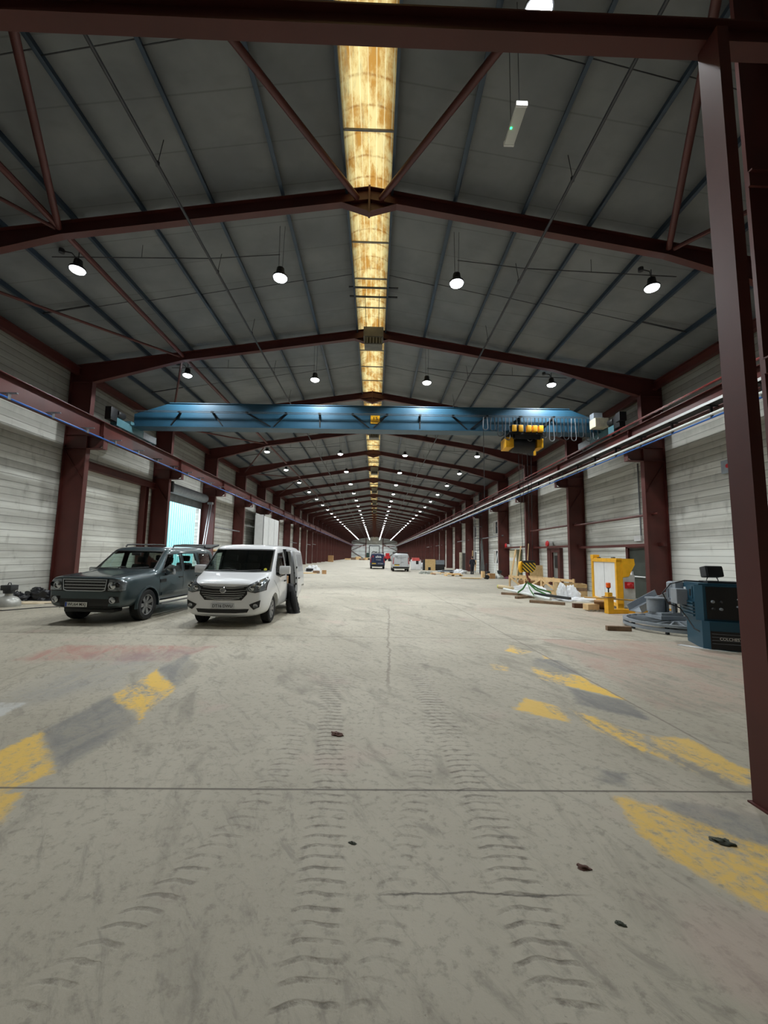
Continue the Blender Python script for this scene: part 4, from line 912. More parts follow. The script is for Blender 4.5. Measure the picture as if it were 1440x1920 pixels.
for i, (y0, y1, z0, z1) in enumerate(((38.65, 39.95, 4.02, 5.15), (38.65, 39.95, 1.17, 2.34), (46.9, 48.0, 4.02, 5.15), (46.9, 48.0, 1.17, 2.30))):
    f = MB(); x0, x1 = XR-.05, XR
    f.box(x0, x1, y0-.09, y0, z0-.09, z1+.09).box(x0, x1, y1, y1+.09, z0-.09, z1+.09).box(x0, x1, y0, y1, z0-.09, z0).box(x0, x1, y0, y1, z1, z1+.09).box(x0, x1, (y0+y1)/2-.03, (y0+y1)/2+.03, z0, z1)
    o = struct(f.build('window_%d' % (i+2), white_p)); MB().box(XR-.02, XR-.005, y0, y1, z0, z1).build('pane', winglass, o)
    MB().box(XR-.024, XR-.021, (y0+y1)/2+.04, y1-.05, z0+.02, z1-.02).build('blind', paint('blind', (190, 186, 176), .7) if i == 0 else MATS['blind'], o)
for y, z, lab in ((26.6, 2.66, 'red fire bell on the rail above the red-framed door'), (35.1, 2.74, 'red fire bell on the wall beside the cream double doors')):
    t = thing('fire_bell', lab, 'bell', (XR-.36, y, z), 0, 'fire bells')
    M2 = Matrix.Rotation(-PI/2, 4, 'Y'); MB().lathe([(.20, 0), (.21, .04), (.17, .10), (.06, .13), (0, .13)], 20, M2, cap=False).build('gong', red_p, t, True)
    MB().box(0, .32, -.08, .08, -.12, .12, bev=.02).build('mounting', white_p, t)
one(MB().box(XR-.10, XR, 17.6, 18.05, 2.55, 2.78), 'wall_box', white_p, 'small white box on the right wall above the dark push-bar door', 'box')
one(MB().tube([(XR-.06, 17.62, 2.78), (XR-.06, 17.62, 6.0)], .03, 8), 'wall_conduit', conduit_m, 'vertical grey conduit running up from the small white wall box', 'conduit')
t = thing('socket_box', 'grey switch box on the right wall beside the foreground post', 'switch box', (XR-.06, 13.05, 4.86)); MB().box(-.04, .06, -.20, .2, -.22, .22, bev=.01).build('case', grey_p, t); MB().lathe([(.07, 0), (.07, .05)], 14, Matrix.Translation((-.04, -.1, 0)) @ Matrix.Rotation(-PI/2, 4, 'Y')).build('switch', red_p, t)
ld = thing('caged_ladder', 'caged access ladder up the right column beyond the person', 'ladder', (10.45, 41.6, 0)); r = MB()
for s in (-1, 1): r.tube([(s*.24, 0, .1), (s*.24, 0, 8.3)], .025, 6)
r.build('ladder_rails', dark_rod, ld); r = MB()
for i in range(27): r.tube([(-.24, 0, .3+.3*i), (.24, 0, .3+.3*i)], .014, 5)
r.build('rungs', dark_rod, ld); r = MB()
for z in (2.4, 3.6, 4.8, 6.0, 7.2, 8.2): r.tube([(.38*math.cos(a), -.35+.42*math.sin(a), z) for a in [-PI*1.25+PI*1.5*i/12 for i in range(13)]], .02, 6)
for a in (-2.6, -1.57, -.5): r.tube([(.38*math.cos(a), -.35+.42*math.sin(a), 2.4), (.38*math.cos(a), -.35+.42*math.sin(a), 8.2)], .014, 5)
r.build('safety_cage', dark_rod, ld)
# end wall framing
for x in (-4.6, 3.9): one(MB().box(x-.18, x+.18, YEND-.4, YEND-.02, 0, 10.2), 'gable_post', red_steel, 'dark gable post on the far end wall, %s of the middle' % ('left' if x < 0 else 'right'), 'post', 'gable posts')
for x0, z0, x1, z1 in ((XL+.3, 3.9, -4.6, 7.2), (XL+.3, 3.8, -6, .2), (XL+.4, 8.6, -4.6, 7.5), (XR-.3, 3.9, 3.9, 7.2), (XR-.3, 3.8, 5, .2), (XR-.4, 8.6, 3.9, 7.5)):
    one(MB().bar((x0, YEND-.2, z0), (x1, YEND-.2, z1), .22, .22), 'gable_brace', red_steel, 'thin diagonal brace on the far end wall, %s %s' % ('left' if x0 < 0 else 'right', 'low' if z1 < 1 else 'upper' if z0 > 8 else 'middle'), 'brace', 'gable braces')
for x0, x1 in ((XL+.2, -4.8), (4.1, XR-.2)): one(MB().box(x0, x1, YEND-.25, YEND-.02, 6.2, 6.5), 'gable_rail', red_steel, 'horizontal rail on the far end wall, %s of the middle' % ('left' if x0 < 0 else 'right'), 'rail', 'gable rails')
d = struct(MB().box(-2.7, 2.0, YEND-.12, YEND-.02, 0, 6.3).build('door_5', paint('far_shutter', (200, 206, 204), .5))); MB().box(-3.0, -2.7, YEND-.3, YEND, 0, 6.4).box(2.0, 2.3, YEND-.3, YEND, 0, 6.4).box(-3.0, 2.3, YEND-.3, YEND, 6.3, 6.6).build('door_frame', dark_p, d)
d = struct(MB().box(-4.3, -3.1, YEND-.14, YEND-.02, 0, 2.9).build('door_6', paint('far_door_green', (34, 62, 52), .5)))
# ------------------------------------------------------------------ ground objects, right side
def lump(rx, ry, rz, seed, crumple=.25, n=40, sc=2.2, flat=.0):
    """a crumpled heap on the floor (closed mesh, z from 0)"""
    b = MB(); vs, fs = [], []; k = n//2; off = Vector((seed*7.3, seed*3.1, seed*1.7))
    for i in range(k+1):
        th = PI/2*i/k
        for j in range(n):
            ph = 2*PI*j/n; d = Vector((math.cos(ph)*math.cos(th), math.sin(ph)*math.cos(th), math.sin(th)))
            r = 1+crumple*(mnoise.noise(d*sc+off)*1.2+.55*mnoise.noise(d*sc*2.7+off)+.3*abs(mnoise.noise(d*sc*5+off)))
            vs.append((d.x*rx*r, d.y*ry*r, max(.0, d.z*rz*r) if i else 0))
    for i in range(k):
        for j in range(n): fs.append((i*n+j, i*n+(j+1) % n, (i+1)*n+(j+1) % n, (i+1)*n+j))
    fs += [tuple(range(n-1, -1, -1)), tuple(range(k*n, k*n+n))]
    return b.add(vs, fs)
def heap(name, m, label, cat, x, y, rx, ry, rz, seed, rot=0, group=None, **k):
    return one(lump(rx, ry, rz, seed, **k), name, m, label, cat, group, (x, y, 0), rot, 70)
lathe_blue = paint('lathe_blue', (30, 74, 94), .42, .1, .06, 2)
lt = thing('lathe', 'blue and black metalworking lathe behind the foreground steel post', 'machine', (6.48, 8.04, 0), -.35)
MB().prism([(0, .08), (.10, 0), (2.3, 0), (2.3, .95), (.02, .95)], 'z', 0, .54).build('pedestal', lathe_blue, lt)
MB().box(.10, 2.3, -.012, .0, .02, .36).build('kick_panel', trim_black, lt)
ln = MB()
for z in (.13, .19, .25, .31): ln.box(.12, 2.3, -.016, -.012, z-.003, z+.003)
ln.build('panel_line', MATS['machine_grey'], lt); text('lettering', 'COLCHESTER', paint('lettering_white', (222, 222, 214), .5), .075, facing(.46, -.017, .222, '-y'), lt, xs=.95)
hs = MB().prism([(-.05, .22), (.05, .10), (2.3, .10), (2.3, .98), (-.05, .98)], 'z', .54, 1.24); hs.box(0, 2.3, .14, .95, 1.24, 1.27); hs.build('headstock', lathe_blue, lt)
rb = MB()
for i in range(5): rb.box(-.085, -.045, .24, .92, .60+i*.065, .635+i*.065)
rb.build('cooling_rib', lathe_blue, lt); MB().box(-.062, -.05, .30, .62, .95, 1.2).build('end_cover', lathe_blue, lt); MB().box(-.07, -.06, .36, .44, 1.0, 1.14, bev=.004).build('cover_grip', trim_black, lt)
cp = MB().box(.10, 2.3, .085, .10, .58, 1.21); cp.build('control_panel', trim_black, lt)
for x, z, r, m in ((.2, .92, .03, grey_p), (.2, .78, .03, dark_p), (.34, .92, .025, dark_p), (.33, .78, .03, grey_p), (.62, .98, .02, white_p), (.60, .84, .02, grey_p), (.95, .86, .05, yellow_p), (.72, .74, .02, grey_p)):
    MB().lathe([(r, 0), (r, .03), (r*.7, .045), (0, .045)], 16, Matrix.Translation((x, .085, z)) @ Matrix.Rotation(PI/2, 4, 'X')).build('control_knob', m, lt, True)
MB().box(.72, 1.1, .078, .085, 1.10, 1.14).build('maker_plate', grey_p, lt); MB().box(-.068, -.052, .62, .74, .93, 1.16).build('paper_tag', white_p, lt)
MB().box(-.26, -.05, .55, .95, .80, 1.12, bev=.015).box(-.20, -.05, .8, 1.0, 1.0, 1.26, bev=.01).build('isolator_box', grey_p, lt)
MB().tube([(.2, .5, 1.29), (-.1, .55, 1.30), (-.35, .6, 1.22), (-.50, .6, 1.02), (-.42, .6, .82), (-.2, .6, .72), (-.12, .5, .55), (-.06, .3, .35), (.02, .2, .3)], .014, 8).build('power_cable', cable_m, lt, True)
MB().box(.20, 1.0, .25, .7, 1.27, 1.31, bev=.005).build('tool_tray', dark_p, lt)
rd = thing('digital_readout', 'black readout screen box standing on top of the lathe', 'display', (6.93, 8.30, 1.31), -.1)
MB().box(-.17, .17, -.08, .10, .08, .30, Matrix.Rotation(-.18, 3, 'X'), .02).build('case', dark_p, rd); MB().box(-.15, .15, -.105, -.095, .11, .28, Matrix.Rotation(-.18, 3, 'X')).build('screen', trim_black, rd); MB().tube([(-.08, 0, .1), (-.12, 0, 0), (.12, 0, 0), (.08, 0, .1)], .012, 6).build('stand', trim_black, rd)
one(MB().prism([(-.5, .2), (-.42, .30), (.1, .05), (.42, -.06), (.2, -.05), (-.1, .02)], 'z', 0, .012), 'cable_strip', white_p, 'pale flat strip on the floor at the foot of the lathe', 'strip', loc=(6.55, 8.0, 0), rot=-.5)

# big spoked wheel lying on the floor with its drive
wh = thing('spoked_wheel', 'large grey spoked wheel lying flat on the floor beside the lathe', 'wheel', (7.62, 10.35, 0))
ring = lambda z0, z1: [(1.06, z0), (1.15, z0), (1.15, z1), (1.06, z1), (1.06, z0)]
MB().lathe(ring(.06, .13), 56, cap=False).build('lower_rim', grey_p, wh, True); MB().lathe(ring(.17, .23), 56, cap=False).build('upper_rim', grey_p, wh, True)
MB().lathe([(0, .06), (.32, .06), (.32, .22), (.12, .24), (0, .24)], 24).build('hub', grey_p, wh, True)
for i in range(24):
    a = 2*PI*i/24+.05; MB().bar((.3*math.cos(a), .3*math.sin(a), .2), (1.07*math.cos(a), 1.07*math.sin(a), .2), .03, .05).build('spoke', grey_p, wh)
for i in range(8):
    a = 2*PI*i/8; MB().box(1.08*math.cos(a)-.03, 1.08*math.cos(a)+.03, 1.08*math.sin(a)-.03, 1.08*math.sin(a)+.03, 0, .17).build('rim_block', dark_p, wh)
gm = thing('gear_motor', 'grey gear motor with drum standing on the spoked wheel', 'motor', (7.44, 10.45, .24))
MB().box(-.30, .34, -.28, .32, 0, .10, bev=.01).box(-.26, .30, -.24, .28, .10, .17, bev=.01).build('base_plate', grey_p, gm)
MB().lathe([(.02, .17), (.20, .17), (.205, .20), (.205, .48), (.24, .49), (.24, .52), (.0, .53)], 28, Matrix.Translation((-.16, .10, 0))).build('drum', grey_p, gm, True)
cg = MB()
for x in (.06, .28):
    for y in (-.22, .0): cg.box(x-.03, x+.03, y-.03, y+.03, .17, .46)
cg.box(.02, .32, -.26, .04, .44, .50); cg.build('lantern_housing', grey_p, gm); MB().lathe([(.05, .17), (.05, .46)], 12, Matrix.Translation((.17, -.11, 0))).build('coupling', dark_p, gm, True)
mo = MB().lathe([(.10, .50), (.13, .52), (.13, .78), (.145, .79), (.145, .92), (.10, .95), (0, .95)], 24, Matrix.Translation((.17, -.11, 0)))
for i in range(14): a = 2*PI*i/14; mo.bar((.17+.14*math.cos(a), -.11+.14*math.sin(a), .54), (.17+.14*math.cos(a), -.11+.14*math.sin(a), .77), .012, .03, (math.cos(a), math.sin(a), 0))
mo.build('motor', grey_p, gm, True)
one(MB().box(-.28, .28, -.06, .06, 0, .11, bev=.006), 'timber_block', timber_old, 'short weathered timber baulk on the floor left of the spoked wheel', 'timber', None, (5.95, 10.0, 0), -.12)
cl = MB().lathe([(.10, -.05), (.26, -.05), (.26, .05), (.10, .05), (.10, -.05)], 28, Matrix.Rotation(PI/2, 4, 'X'), cap=False)
one(cl, 'pulley_ring', yellow_p, 'yellow ring part standing on edge behind the lathe', 'ring', None, (8.85, 11.35, .26), .3, True)
tr = thing('steel_trough', 'grey steel trough tilted on a yellow base behind the spoked wheel', 'trough', (8.25, 12.35, 0), .15)
T = Matrix.Rotation(-.42, 3, 'Y'); v = MB()
for q in ((-.55, .55, -.25, -.235, .0, .20), (-.55, .55, .235, .25, .0, .20), (-.55, .55, -.25, .25, -.01, .012)): v.box(*q)
v.v = [tuple(T @ Vector(p)+Vector((.1, 0, .40))) for p in v.v]; v.build('channel', grey_p, tr)
MB().prism([(-.45, 0), (.62, 0), (.62, .28), (.2, .20), (-.1, .10), (-.45, .10)], 'y', -.24, .22).build('base', yellow_p, tr)

# yellow framed guard with white panel
gd = thing('guard_frame', 'yellow steel guard frame with a white panel standing near the right wall', 'guard', (8.42, 13.95, 0), math.atan2(3.0, .72))
L = 3.06
MB().box(0, .16, -.10, .10, .0, 1.72, bev=.01).box(L-.16, L, -.10, .10, 0, 1.85, bev=.01).box(0, L, -.09, .09, 1.62, 1.76, bev=.01).box(0, L, -.08, .08, .10, .22).box(L-.4, L, -.12, .12, 1.74, 1.9, bev=.01).build('frame', yellow_p, gd)
MB().box(.16, L-.16, .02, .04, .22, 1.62).build('panel', white_p, gd); MB().box(L*.5-.006, L*.5+.006, .04, .046, .22, 1.62).build('panel_joint', conduit_m, gd)
MB().prism([(-.08, 1.75), (-.46, 1.75), (-.48, 1.55), (-.28, 1.15), (-.08, 1.10)], 'x', -.02, .10).build('gusset', yellow_p, gd)
MB().box(-.01, .10, -.46, -.10, .12, 1.2).build('end_panel', paint('pale_grey_sheet', (176, 180, 178), .5), gd)
MB().lathe([(.09, 0), (.10, .03), (.05, .10), (0, .10)], 18, Matrix.Translation((-.01, -.3, .85)) @ Matrix.Rotation(-PI/2, 4, 'Y')).box(-.03, 0, -.42, -.14, .74, .96).build('siren', red_p, gd, True)
for x in (.6, 2.3): MB().box(x-.12, x+.12, -.04, .04, 1.76, 1.80, bev=.01).build('clamp', dark_p, gd)
bp = thing('beacon_post', 'short yellow post with an orange beacon in front of the yellow guard frame', 'beacon', (7.52, 13.1, 0), .1)
MB().box(-.10, .10, -.10, .10, 0, .55, bev=.01).box(-.08, .08, -.08, .08, .55, .66, bev=.01).box(.1, .85, -.07, .07, 0, .14, bev=.008).build('post', yellow_p, bp)
MB().box(-.16, .16, -.13, .13, .50, .53).build('clamp_plate', timber_old, bp); MB().lathe([(.02, .66), (.022, .78), (.055, .80), (.055, .82)], 14).build('beacon_stem', trim_black, bp, True); MB().lathe([(.07, .82), (.07, .95), (.06, .97), (0, .97)], 18).build('beacon_lens', orange_m, bp, True)
MB().tube([(-.25, .9, .42), (.0, 0, .47), (.9, -.35, .43)], .025, 8).build('cross_pole', paint('tan_pole', (176, 138, 70), .5), bp, True)
one(MB().box(-.42, .42, -.10, .10, 0, .15, bev=.006), 'brown_beam', paint('brown_rust', (92, 58, 36), .7, .1), 'brown beam offcut on the floor left of the beacon post', 'beam', None, (7.45, 14.45, 0), -.1)
t = thing('small_crate', 'small pale wooden box with metal scraps beside the beacon post', 'crate', (7.28, 13.75, 0), .1); MB().box(-.2, .2, -.15, .15, .03, .22, bev=.005).build('box', timber, t); s_ = MB()
for i in range(7): s_.bar((-.3+i*.09, -.3+.03*(i % 3), .02), (-.1+i*.07, -.2-.06*(i % 2), .05), .02, .02)
s_.build('scrap_bars', steel_m, t)
one(MB().prism([(-.5, .34), (-.1, .35), (.28, .10), (.42, .0), (.38, .0), (.25, .08), (-.12, .32), (-.5, .31)], 'y', -.25, .25), 'cardboard_sheet', card, 'bent cardboard sheet leaning between the yellow guard and the beacon post', 'cardboard', None, (7.75, 13.9, 0), 1.1)

# timber frames, crate, wraps, slings under the hook
def truss(label, x, y, rot, L, h, dz=0):
    t = thing('roof_truss', label, 'truss', (x, y, dz), rot, 'timber frames under the hook'); w_ = .045
    for z0, z1 in ((.10, .10), (h, h*.93)): MB().bar((0, 0, z0), (L, 0, z1), w_, .12).build('chord', timber, t)
    for i in range(4): xx = .03+(L-.06)*i/3; MB().bar((xx, .001, .04), (xx, .001, h+.05 if i else h+.06), .06, .09, (1, 0, 0)).build('upright', timber, t)
    for i in range(3):
        xa, xb = .03+(L-.06)*i/3, .03+(L-.06)*(i+1)/3; MB().bar((xa, -.03, .12 if i % 2 else h), (xb, -.03, h if i % 2 else .12), .03, .09).build('diagonal', timber, t)
    return t
a = math.atan2(18.75-22.0, 8.55-7.25)
truss('pale timber lattice frame standing under the crane hook, nearest of the two', 7.25, 22.0, a, 3.5, .72)
truss('pale timber lattice frame right behind the nearer one under the hook', 7.85, 22.1, a, 3.6, .74)
one(MB().box(-.4, .4, -.5, .5, 0, .55, bev=.01), 'cardboard_box', card, 'brown cardboard box enclosed behind the timber frames', 'box', None, (8.2, 21.4, 0), a)
heap('plastic_wrap', plastic_sheet, 'white plastic wrapping bundled between the two timber frames', 'plastic', 7.78, 20.35, 1.15, .16, .42, 3, a, crumple=.22)
wc = thing('wooden_crate', 'slatted timber crate with a white label right of the timber frames', 'crate', (8.72, 18.2, 0), -.25)
for i in range(4): MB().box(-.60, .60, -.46, -.42, .02+i*.155, .155+i*.155).build('front_board', timber_old if i == 2 else paint('crate_board', (186, 158, 112), .7) if i == 0 else MATS['crate_board'], wc); MB().box(-.60, .60, .42, .46, .02+i*.155, .155+i*.155).build('back_board', MATS['crate_board'], wc)
MB().box(-.60, -.56, -.42, .42, 0, .62).box(.56, .60, -.42, .42, 0, .62).build('side', MATS['crate_board'], wc); MB().box(-.18, .12, -.466, -.46, .22, .46).build('label', white_p, wc)
for x, z in ((-.1, .36), (.02, .36), (-.04, .30)): MB().box(x-.04, x+.03, -.468, -.466, z-.02, z+.02).build('label_mark', trim_dark, wc)
for i, (x, y, rx, ry, rz, r, lab) in enumerate(((8.0, 17.45, .13, .30, .58, .2, 'upright fold of white plastic sheet draped before the wooden crate'), (8.30, 17.2, .14, .34, .52, .9, 'second fold of white plastic sheet draped over the crate corner'), (8.55, 16.75, .75, .25, .14, -.3, 'clear white plastic sheet trailing on the floor right of the crate'), (7.6, 16.9, .6, .20, .06, -.5, 'flat white plastic sheet lying left of the crate'))):
    heap('plastic_sheet', plastic_sheet, lab, 'plastic sheet', x, y, rx, ry, rz, 11+i, r, 'plastic sheets by the crate', crumple=.25, n=40)
t = thing('rolled_tube', 'long pale tube with a yellow end cap on the floor along the timber frame', 'tube', (7.20, 22.9, 0), a)
MB().tube([(0, -.28, .11), (3.6, -.28, .11)], .10, 16).build('tube', paint('pale_tube', (206, 186, 148), .6), t, True); MB().tube([(-.06, -.28, .11), (0, -.28, .11)], .105, 16).build('end_cap', paint('lime_cap', (214, 214, 96), .5), t, True)
one(MB().tube([(6.42, 20.3, .17), (6.85, 15.9, .14)], .06, 12), 'white_pipe', white_pipe, 'long white pipe lying on timber bearers in front of the timber frames', 'pipe', smooth=True)
one(MB().bar((7.02, 17.9, .17), (7.75, 16.2, .15), .14, .10), 'dark_profile', dark_p, 'dark metal profile lying beside the long white pipe', 'profile')
for p, q, lab in (((5.95, 19.2), (7.2, 18.45), 'weathered timber bearer under the far end of the white pipe'), ((5.98, 17.3), (7.6, 18.3), 'weathered timber bearer under the middle of the white pipe'), ((6.05, 15.95), (7.07, 15.2), 'dark timber baulk on the floor in front of the white pipe')):
    one(MB().bar((*p, .05), (*q, .05), .14, .10), 'timber_bearer', timber_old, lab, 'timber', 'timber bearers')
ns = [(6.30, 18.0), (6.58, 16.9), (7.25, 17.3), (7.9, 18.3)]
for i, (x, y) in enumerate(ns):
    mid_ = (6.80+(x-6.80)*.45, 18.2+(y-18.2)*.45, .36)
    b = MB(); pts = [Vector((6.80, 18.2, .66)), Vector(mid_), Vector((x, y, .20)), Vector((x+.02, y+.03, .06))]
    for j in range(3): b.bar(pts[j], pts[j+1], .012, .07, (0, .2, 1))
    one(b, 'lifting_sling', green_sling, 'green lifting sling hanging from the crane hook, %s' % ['leftmost strand over the white pipe', 'strand reaching nearest the camera', 'strand over the dark metal profile', 'rightmost strand towards the timber frame'][i], 'sling', 'green slings under the hook')
ob = MB(); ob.box(-.42, .42, -.009, .009, 0, 1.24, Matrix.Rotation(-.16, 3, 'X')); one(ob, 'osb_sheet', osb, 'square chipboard sheet leaning upright behind the timber frames', 'board', None, (10.72, 27.0, .01), -.15)
for x, y, x2, y2, h, lab in ((10.15, 29.3, 10.45, 29.05, 2.55, 'pale timber plank leaning on the right column left of the chipboard sheet'), (10.25, 27.6, 10.95, 28.9, 2.7, 'pale timber plank leaning on the right column behind the hook block'), (9.95, 30.0, 10.2, 29.4, 2.3, 'thin timber plank leaning at the fourth right column beside the cream doors')):
    one(MB().bar((x, y, .0), (x2, y2, h), .04, .14), 'timber_plank', timber, lab, 'plank', 'planks leaning at the right')
one(MB().tube([(10.1, 34.6, .03), (10.65, 35.3, 2.1)], .035, 8), 'white_pole', white_pipe, 'white pole leaning on the fifth right column', 'pole', smooth=True)
def bell_lamp(label, loc, s=1., rot=0):
    t = thing('old_bell_lamp', label, 'old lamp', loc, rot, 'old bell lamps on the floor')
    MB().lathe([(.30*s, 0), (.305*s, .02*s), (.29*s, .14*s), (.22*s, .24*s), (.12*s, .285*s), (.09*s, .30*s), (.09*s, .36*s)], 28).build('reflector', paint('frosted_reflector', (172, 172, 166), .35, .3) if 'frosted_reflector' not in MATS else MATS['frosted_reflector'], t, True)
    MB().lathe([(.10*s, .36*s), (.13*s, .37*s), (.14*s, .45*s), (.10*s, .46*s)], 20).box(-.15*s, .15*s, -.13*s, .13*s, .45*s, .60*s, bev=.015).build('gear_housing', dark_p, t, True)
    MB().tube([(-.05*s, 0, .60*s), (-.03*s, 0, .66*s), (.03*s, 0, .66*s), (.05*s, 0, .60*s)], .012*s, 6).build('hook', dark_rod, t)
bell_lamp('old grey bell lamp standing on the floor at the left picture edge', (-11.05, 12.75, 0), 1.05)
bell_lamp('old grey bell lamp on the floor in front of the fifth right column', (10.15, 33.2, 0), 1.1)
bell_lamp('old grey bell lamp on the floor farther back beside the white leaning pole', (9.55, 34.4, 0), .9)
one(MB().box(-.25, .25, -.2, .2, 0, .42, bev=.008), 'cardboard_box', card, 'brown cardboard box on the floor beside the old bell lamps', 'box', None, (9.45, 33.1, 0), .2)
heap('purple_cloth', paint('purple_cloth', (120, 60, 84), .8), 'dark pink cloth heap behind the bell lamps by the right column', 'cloth', 10.9, 33.2, .4, .25, .16, 31)
hs_ = paint('hose_grey', (88, 92, 90), .5)
for i in range(6): one(MB().tube([(10.55+.06*i, 40.9-.12*i, 0), (10.75+.03*i, 41.2-.05*i, 1.6), (10.80+.03*i, 41.55, 3.1+.25*(i % 3))], .035, 7), 'leaning_hose', hs_, 'grey hose leaning in the bundle beside the caged ladder', 'hose', 'hoses leaning by the ladder', smooth=True)

# hand truck with board, pallets, sheets in the middle distance
ht_ = thing('hand_truck', 'small hand truck with a timber block, at the end of the flat board', 'hand truck', (8.62, 32.2, 0))
MB().box(-.20, .02, -.2, .2, .12, .62, bev=.01).build('timber_block', timber, ht_)
for y in (-.24, .24): MB().lathe([(.02, -.05), (.17, -.05), (.17, .05), (.02, .05)], 18, Matrix.Translation((.18, y, .17)) @ Matrix.Rotation(PI/2, 4, 'X')).build('truck_wheel', rubber, ht_, True)
MB().tube([(.05, -.2, .1), (.12, -.2, 1.0), (.2, -.18, 1.2), (.2, .18, 1.2), (.12, .2, 1.0), (.05, .2, .1)], .02, 6).build('handle_frame', dark_rod, ht_)
one(MB().prism([(-.85, 0), (.78, -.25), (.85, .35), (-.55, .5)], 'z', .03, .07), 'flat_board', osb, 'pale flat board lying on the floor in the right aisle, left of the hand truck', 'board', None, (7.6, 32.2, 0))
def pallet(label, x, y, rot, w_=1.2, d=.8, n=6):
    t = thing('timber_pallet', label, 'pallet', (x, y, 0), rot, 'timber stacks in the aisle')
    for i in range(n): MB().box(-w_/2, w_/2, -d/2+i*d/n+.01, -d/2+(i+1)*d/n-.01, .12, .15).build('deck_board', timber, t)
    for i in range(3): MB().box(-w_/2+i*(w_-.1)/2, -w_/2+.1+i*(w_-.1)/2, -d/2, d/2, 0, .12).build('bearer', timber, t)
pallet('timber pallet lying in the aisle, nearest the camera of the two', 7.0, 36.4, .1, 1.5, .8); pallet('timber pallet lying farther back beside the grey flat sheets', 6.35, 39.5, -.15, 1.9, .9)
for i in range(4): one(MB().box(-.6, .6, -.05, .05, 0, .09), 'timber_offcut', timber, ['timber offcut on the near pallet, at its front edge', 'timber offcut on the near pallet, second from its front', 'timber offcut on the near pallet, third from its front', 'timber offcut on the near pallet, at its back edge'][i], 'timber', 'offcuts on the pallet', (7.0+.05*i, 36.13+.18*i, .15), .1+.05*(i % 2))
one(MB().tube([(5.2, 42.6, .07), (5.62, 38.0, .07)], .06, 10), 'brown_pipe', paint('brown_pipe', (150, 110, 78), .6), 'brown tube lying in the aisle left of the pallets', 'pipe', smooth=True)
one(MB().prism([(-1.6, -.9), (1.3, -1.2), (1.8, .7), (-1.2, 1.1)], 'z', .16, .24), 'grey_sheet', grey_p, 'large grey flat panel lying behind the pallets', 'panel', None, (8.0, 42.6, 0)); one(MB().prism([(-.9, -.7), (1.0, -.8), (.9, .8), (-.8, .7)], 'z', .24, .31), 'dark_sheet', dark_p, 'dark smaller panel stacked on the large grey panel', 'panel', None, (7.9, 42.9, 0))
for i in range(3): one(MB().box(-.9, .9, -.06, .06, 0, .16), 'sheet_bearer', timber_old, 'timber bearer under the large grey panel, %s' % ['left', 'middle', 'right'][i], 'timber', 'bearers under the panel', (8.0+.95*(i-1), 42.6, 0), PI/2)
heap('white_sheeting', plastic_sheet, 'crumpled white sheeting beside the grey panel in the aisle', 'sheeting', 8.7, 41.7, .72, .6, .42, 41, .4, crumple=.4)
for i, (x, y) in enumerate(((4.75, 40.2), (5.1, 40.0), (5.35, 39.8))): heap('grey_sack', paint('grey_sack', (150, 154, 146), .8) if i == 0 else MATS['grey_sack'], 'crumpled grey sack on the floor left of the brown tube, %s' % ['leftmost', 'middle', 'rightmost'][i], 'sack', x, y, .34, .3, .24, 51+i, i, 'grey sacks', crumple=.35)
t = thing('chipboard_box', 'upright chipboard panel with a small square hole, far right of the aisle', 'box', (6.78, 50.0, 0)); MB().box(-.63, .63, -.02, .02, .0, 1.35).box(.55, .63, .02, .8, 0, .95).build('panel', osb, t); MB().box(-.26, .06, -.03, -.02, .02, .38).build('hole', trim_dark, t); MB().box(-.85, -.63, 0, .8, 0, 1.25, bev=.05).build('black_side', black_p, t)
t = thing('black_bale', 'black wrapped bale with a pale fringe beside the chipboard panel', 'bale', (7.95, 50.6, 0)); MB().box(-.62, .62, -.4, .4, 0, .8, bev=.05).build('bale', black_p, t, True)
fr = MB()
for i in range(24): fr.box(-.62+i*.052, -.59+i*.052, -.42, -.40, .72, 1.22+.04*math.sin(i*2.1))
fr.box(-.62, .62, -.40, .4, .75, 1.25).build('fringe_cover', grey_p, t)
bb = thing('bulk_bag', 'white bulk bag with a red top band right of the silver van', 'bag', (5.05, 50.5, 0)); MB().box(-.62, .62, -.5, .5, 0, 1.28, bev=.12).build('bag', plastic_sheet, bb, True); MB().box(-.50, .52, -.53, -.49, 1.12, 1.26, bev=.02).box(-.45, .40, -.5, .5, 1.26, 1.5, bev=.10).build('red_band', paint('faded_red', (214, 96, 92), .7), bb, True); MB().box(-.02, .30, -.515, -.50, .72, 1.12, bev=.01).build('opening', trim_dark, bb)
heap('clear_sheeting', plastic_sheet, 'pile of clear white sheeting between the bulk bag and the chipboard panel', 'sheeting', 6.0, 52.5, .75, .9, .85, 61, 0, crumple=.3)
rm = thing('red_machine', 'red wheeled machine far off between the two distant vans', 'machine', (3.7, 122, 0)); MB().box(-1.0, .9, -1, 1, .5, 1.5, bev=.1).box(-.5, .6, -.6, .8, 1.5, 2.4, bev=.1).build('body', red_p, rm); MB().bar((-.6, -.6, 1.4), (-2.4, -.9, .7), .2, .2).build('boom', black_p, rm)
for x in (-.7, .6): MB().lathe([(.1, -.2), (.45, -.2), (.45, .2), (.1, .2)], 18, Matrix.Translation((x, -.95, .45)) @ Matrix.Rotation(PI/2, 4, 'X')).build('machine_wheel', rubber, rm, True)

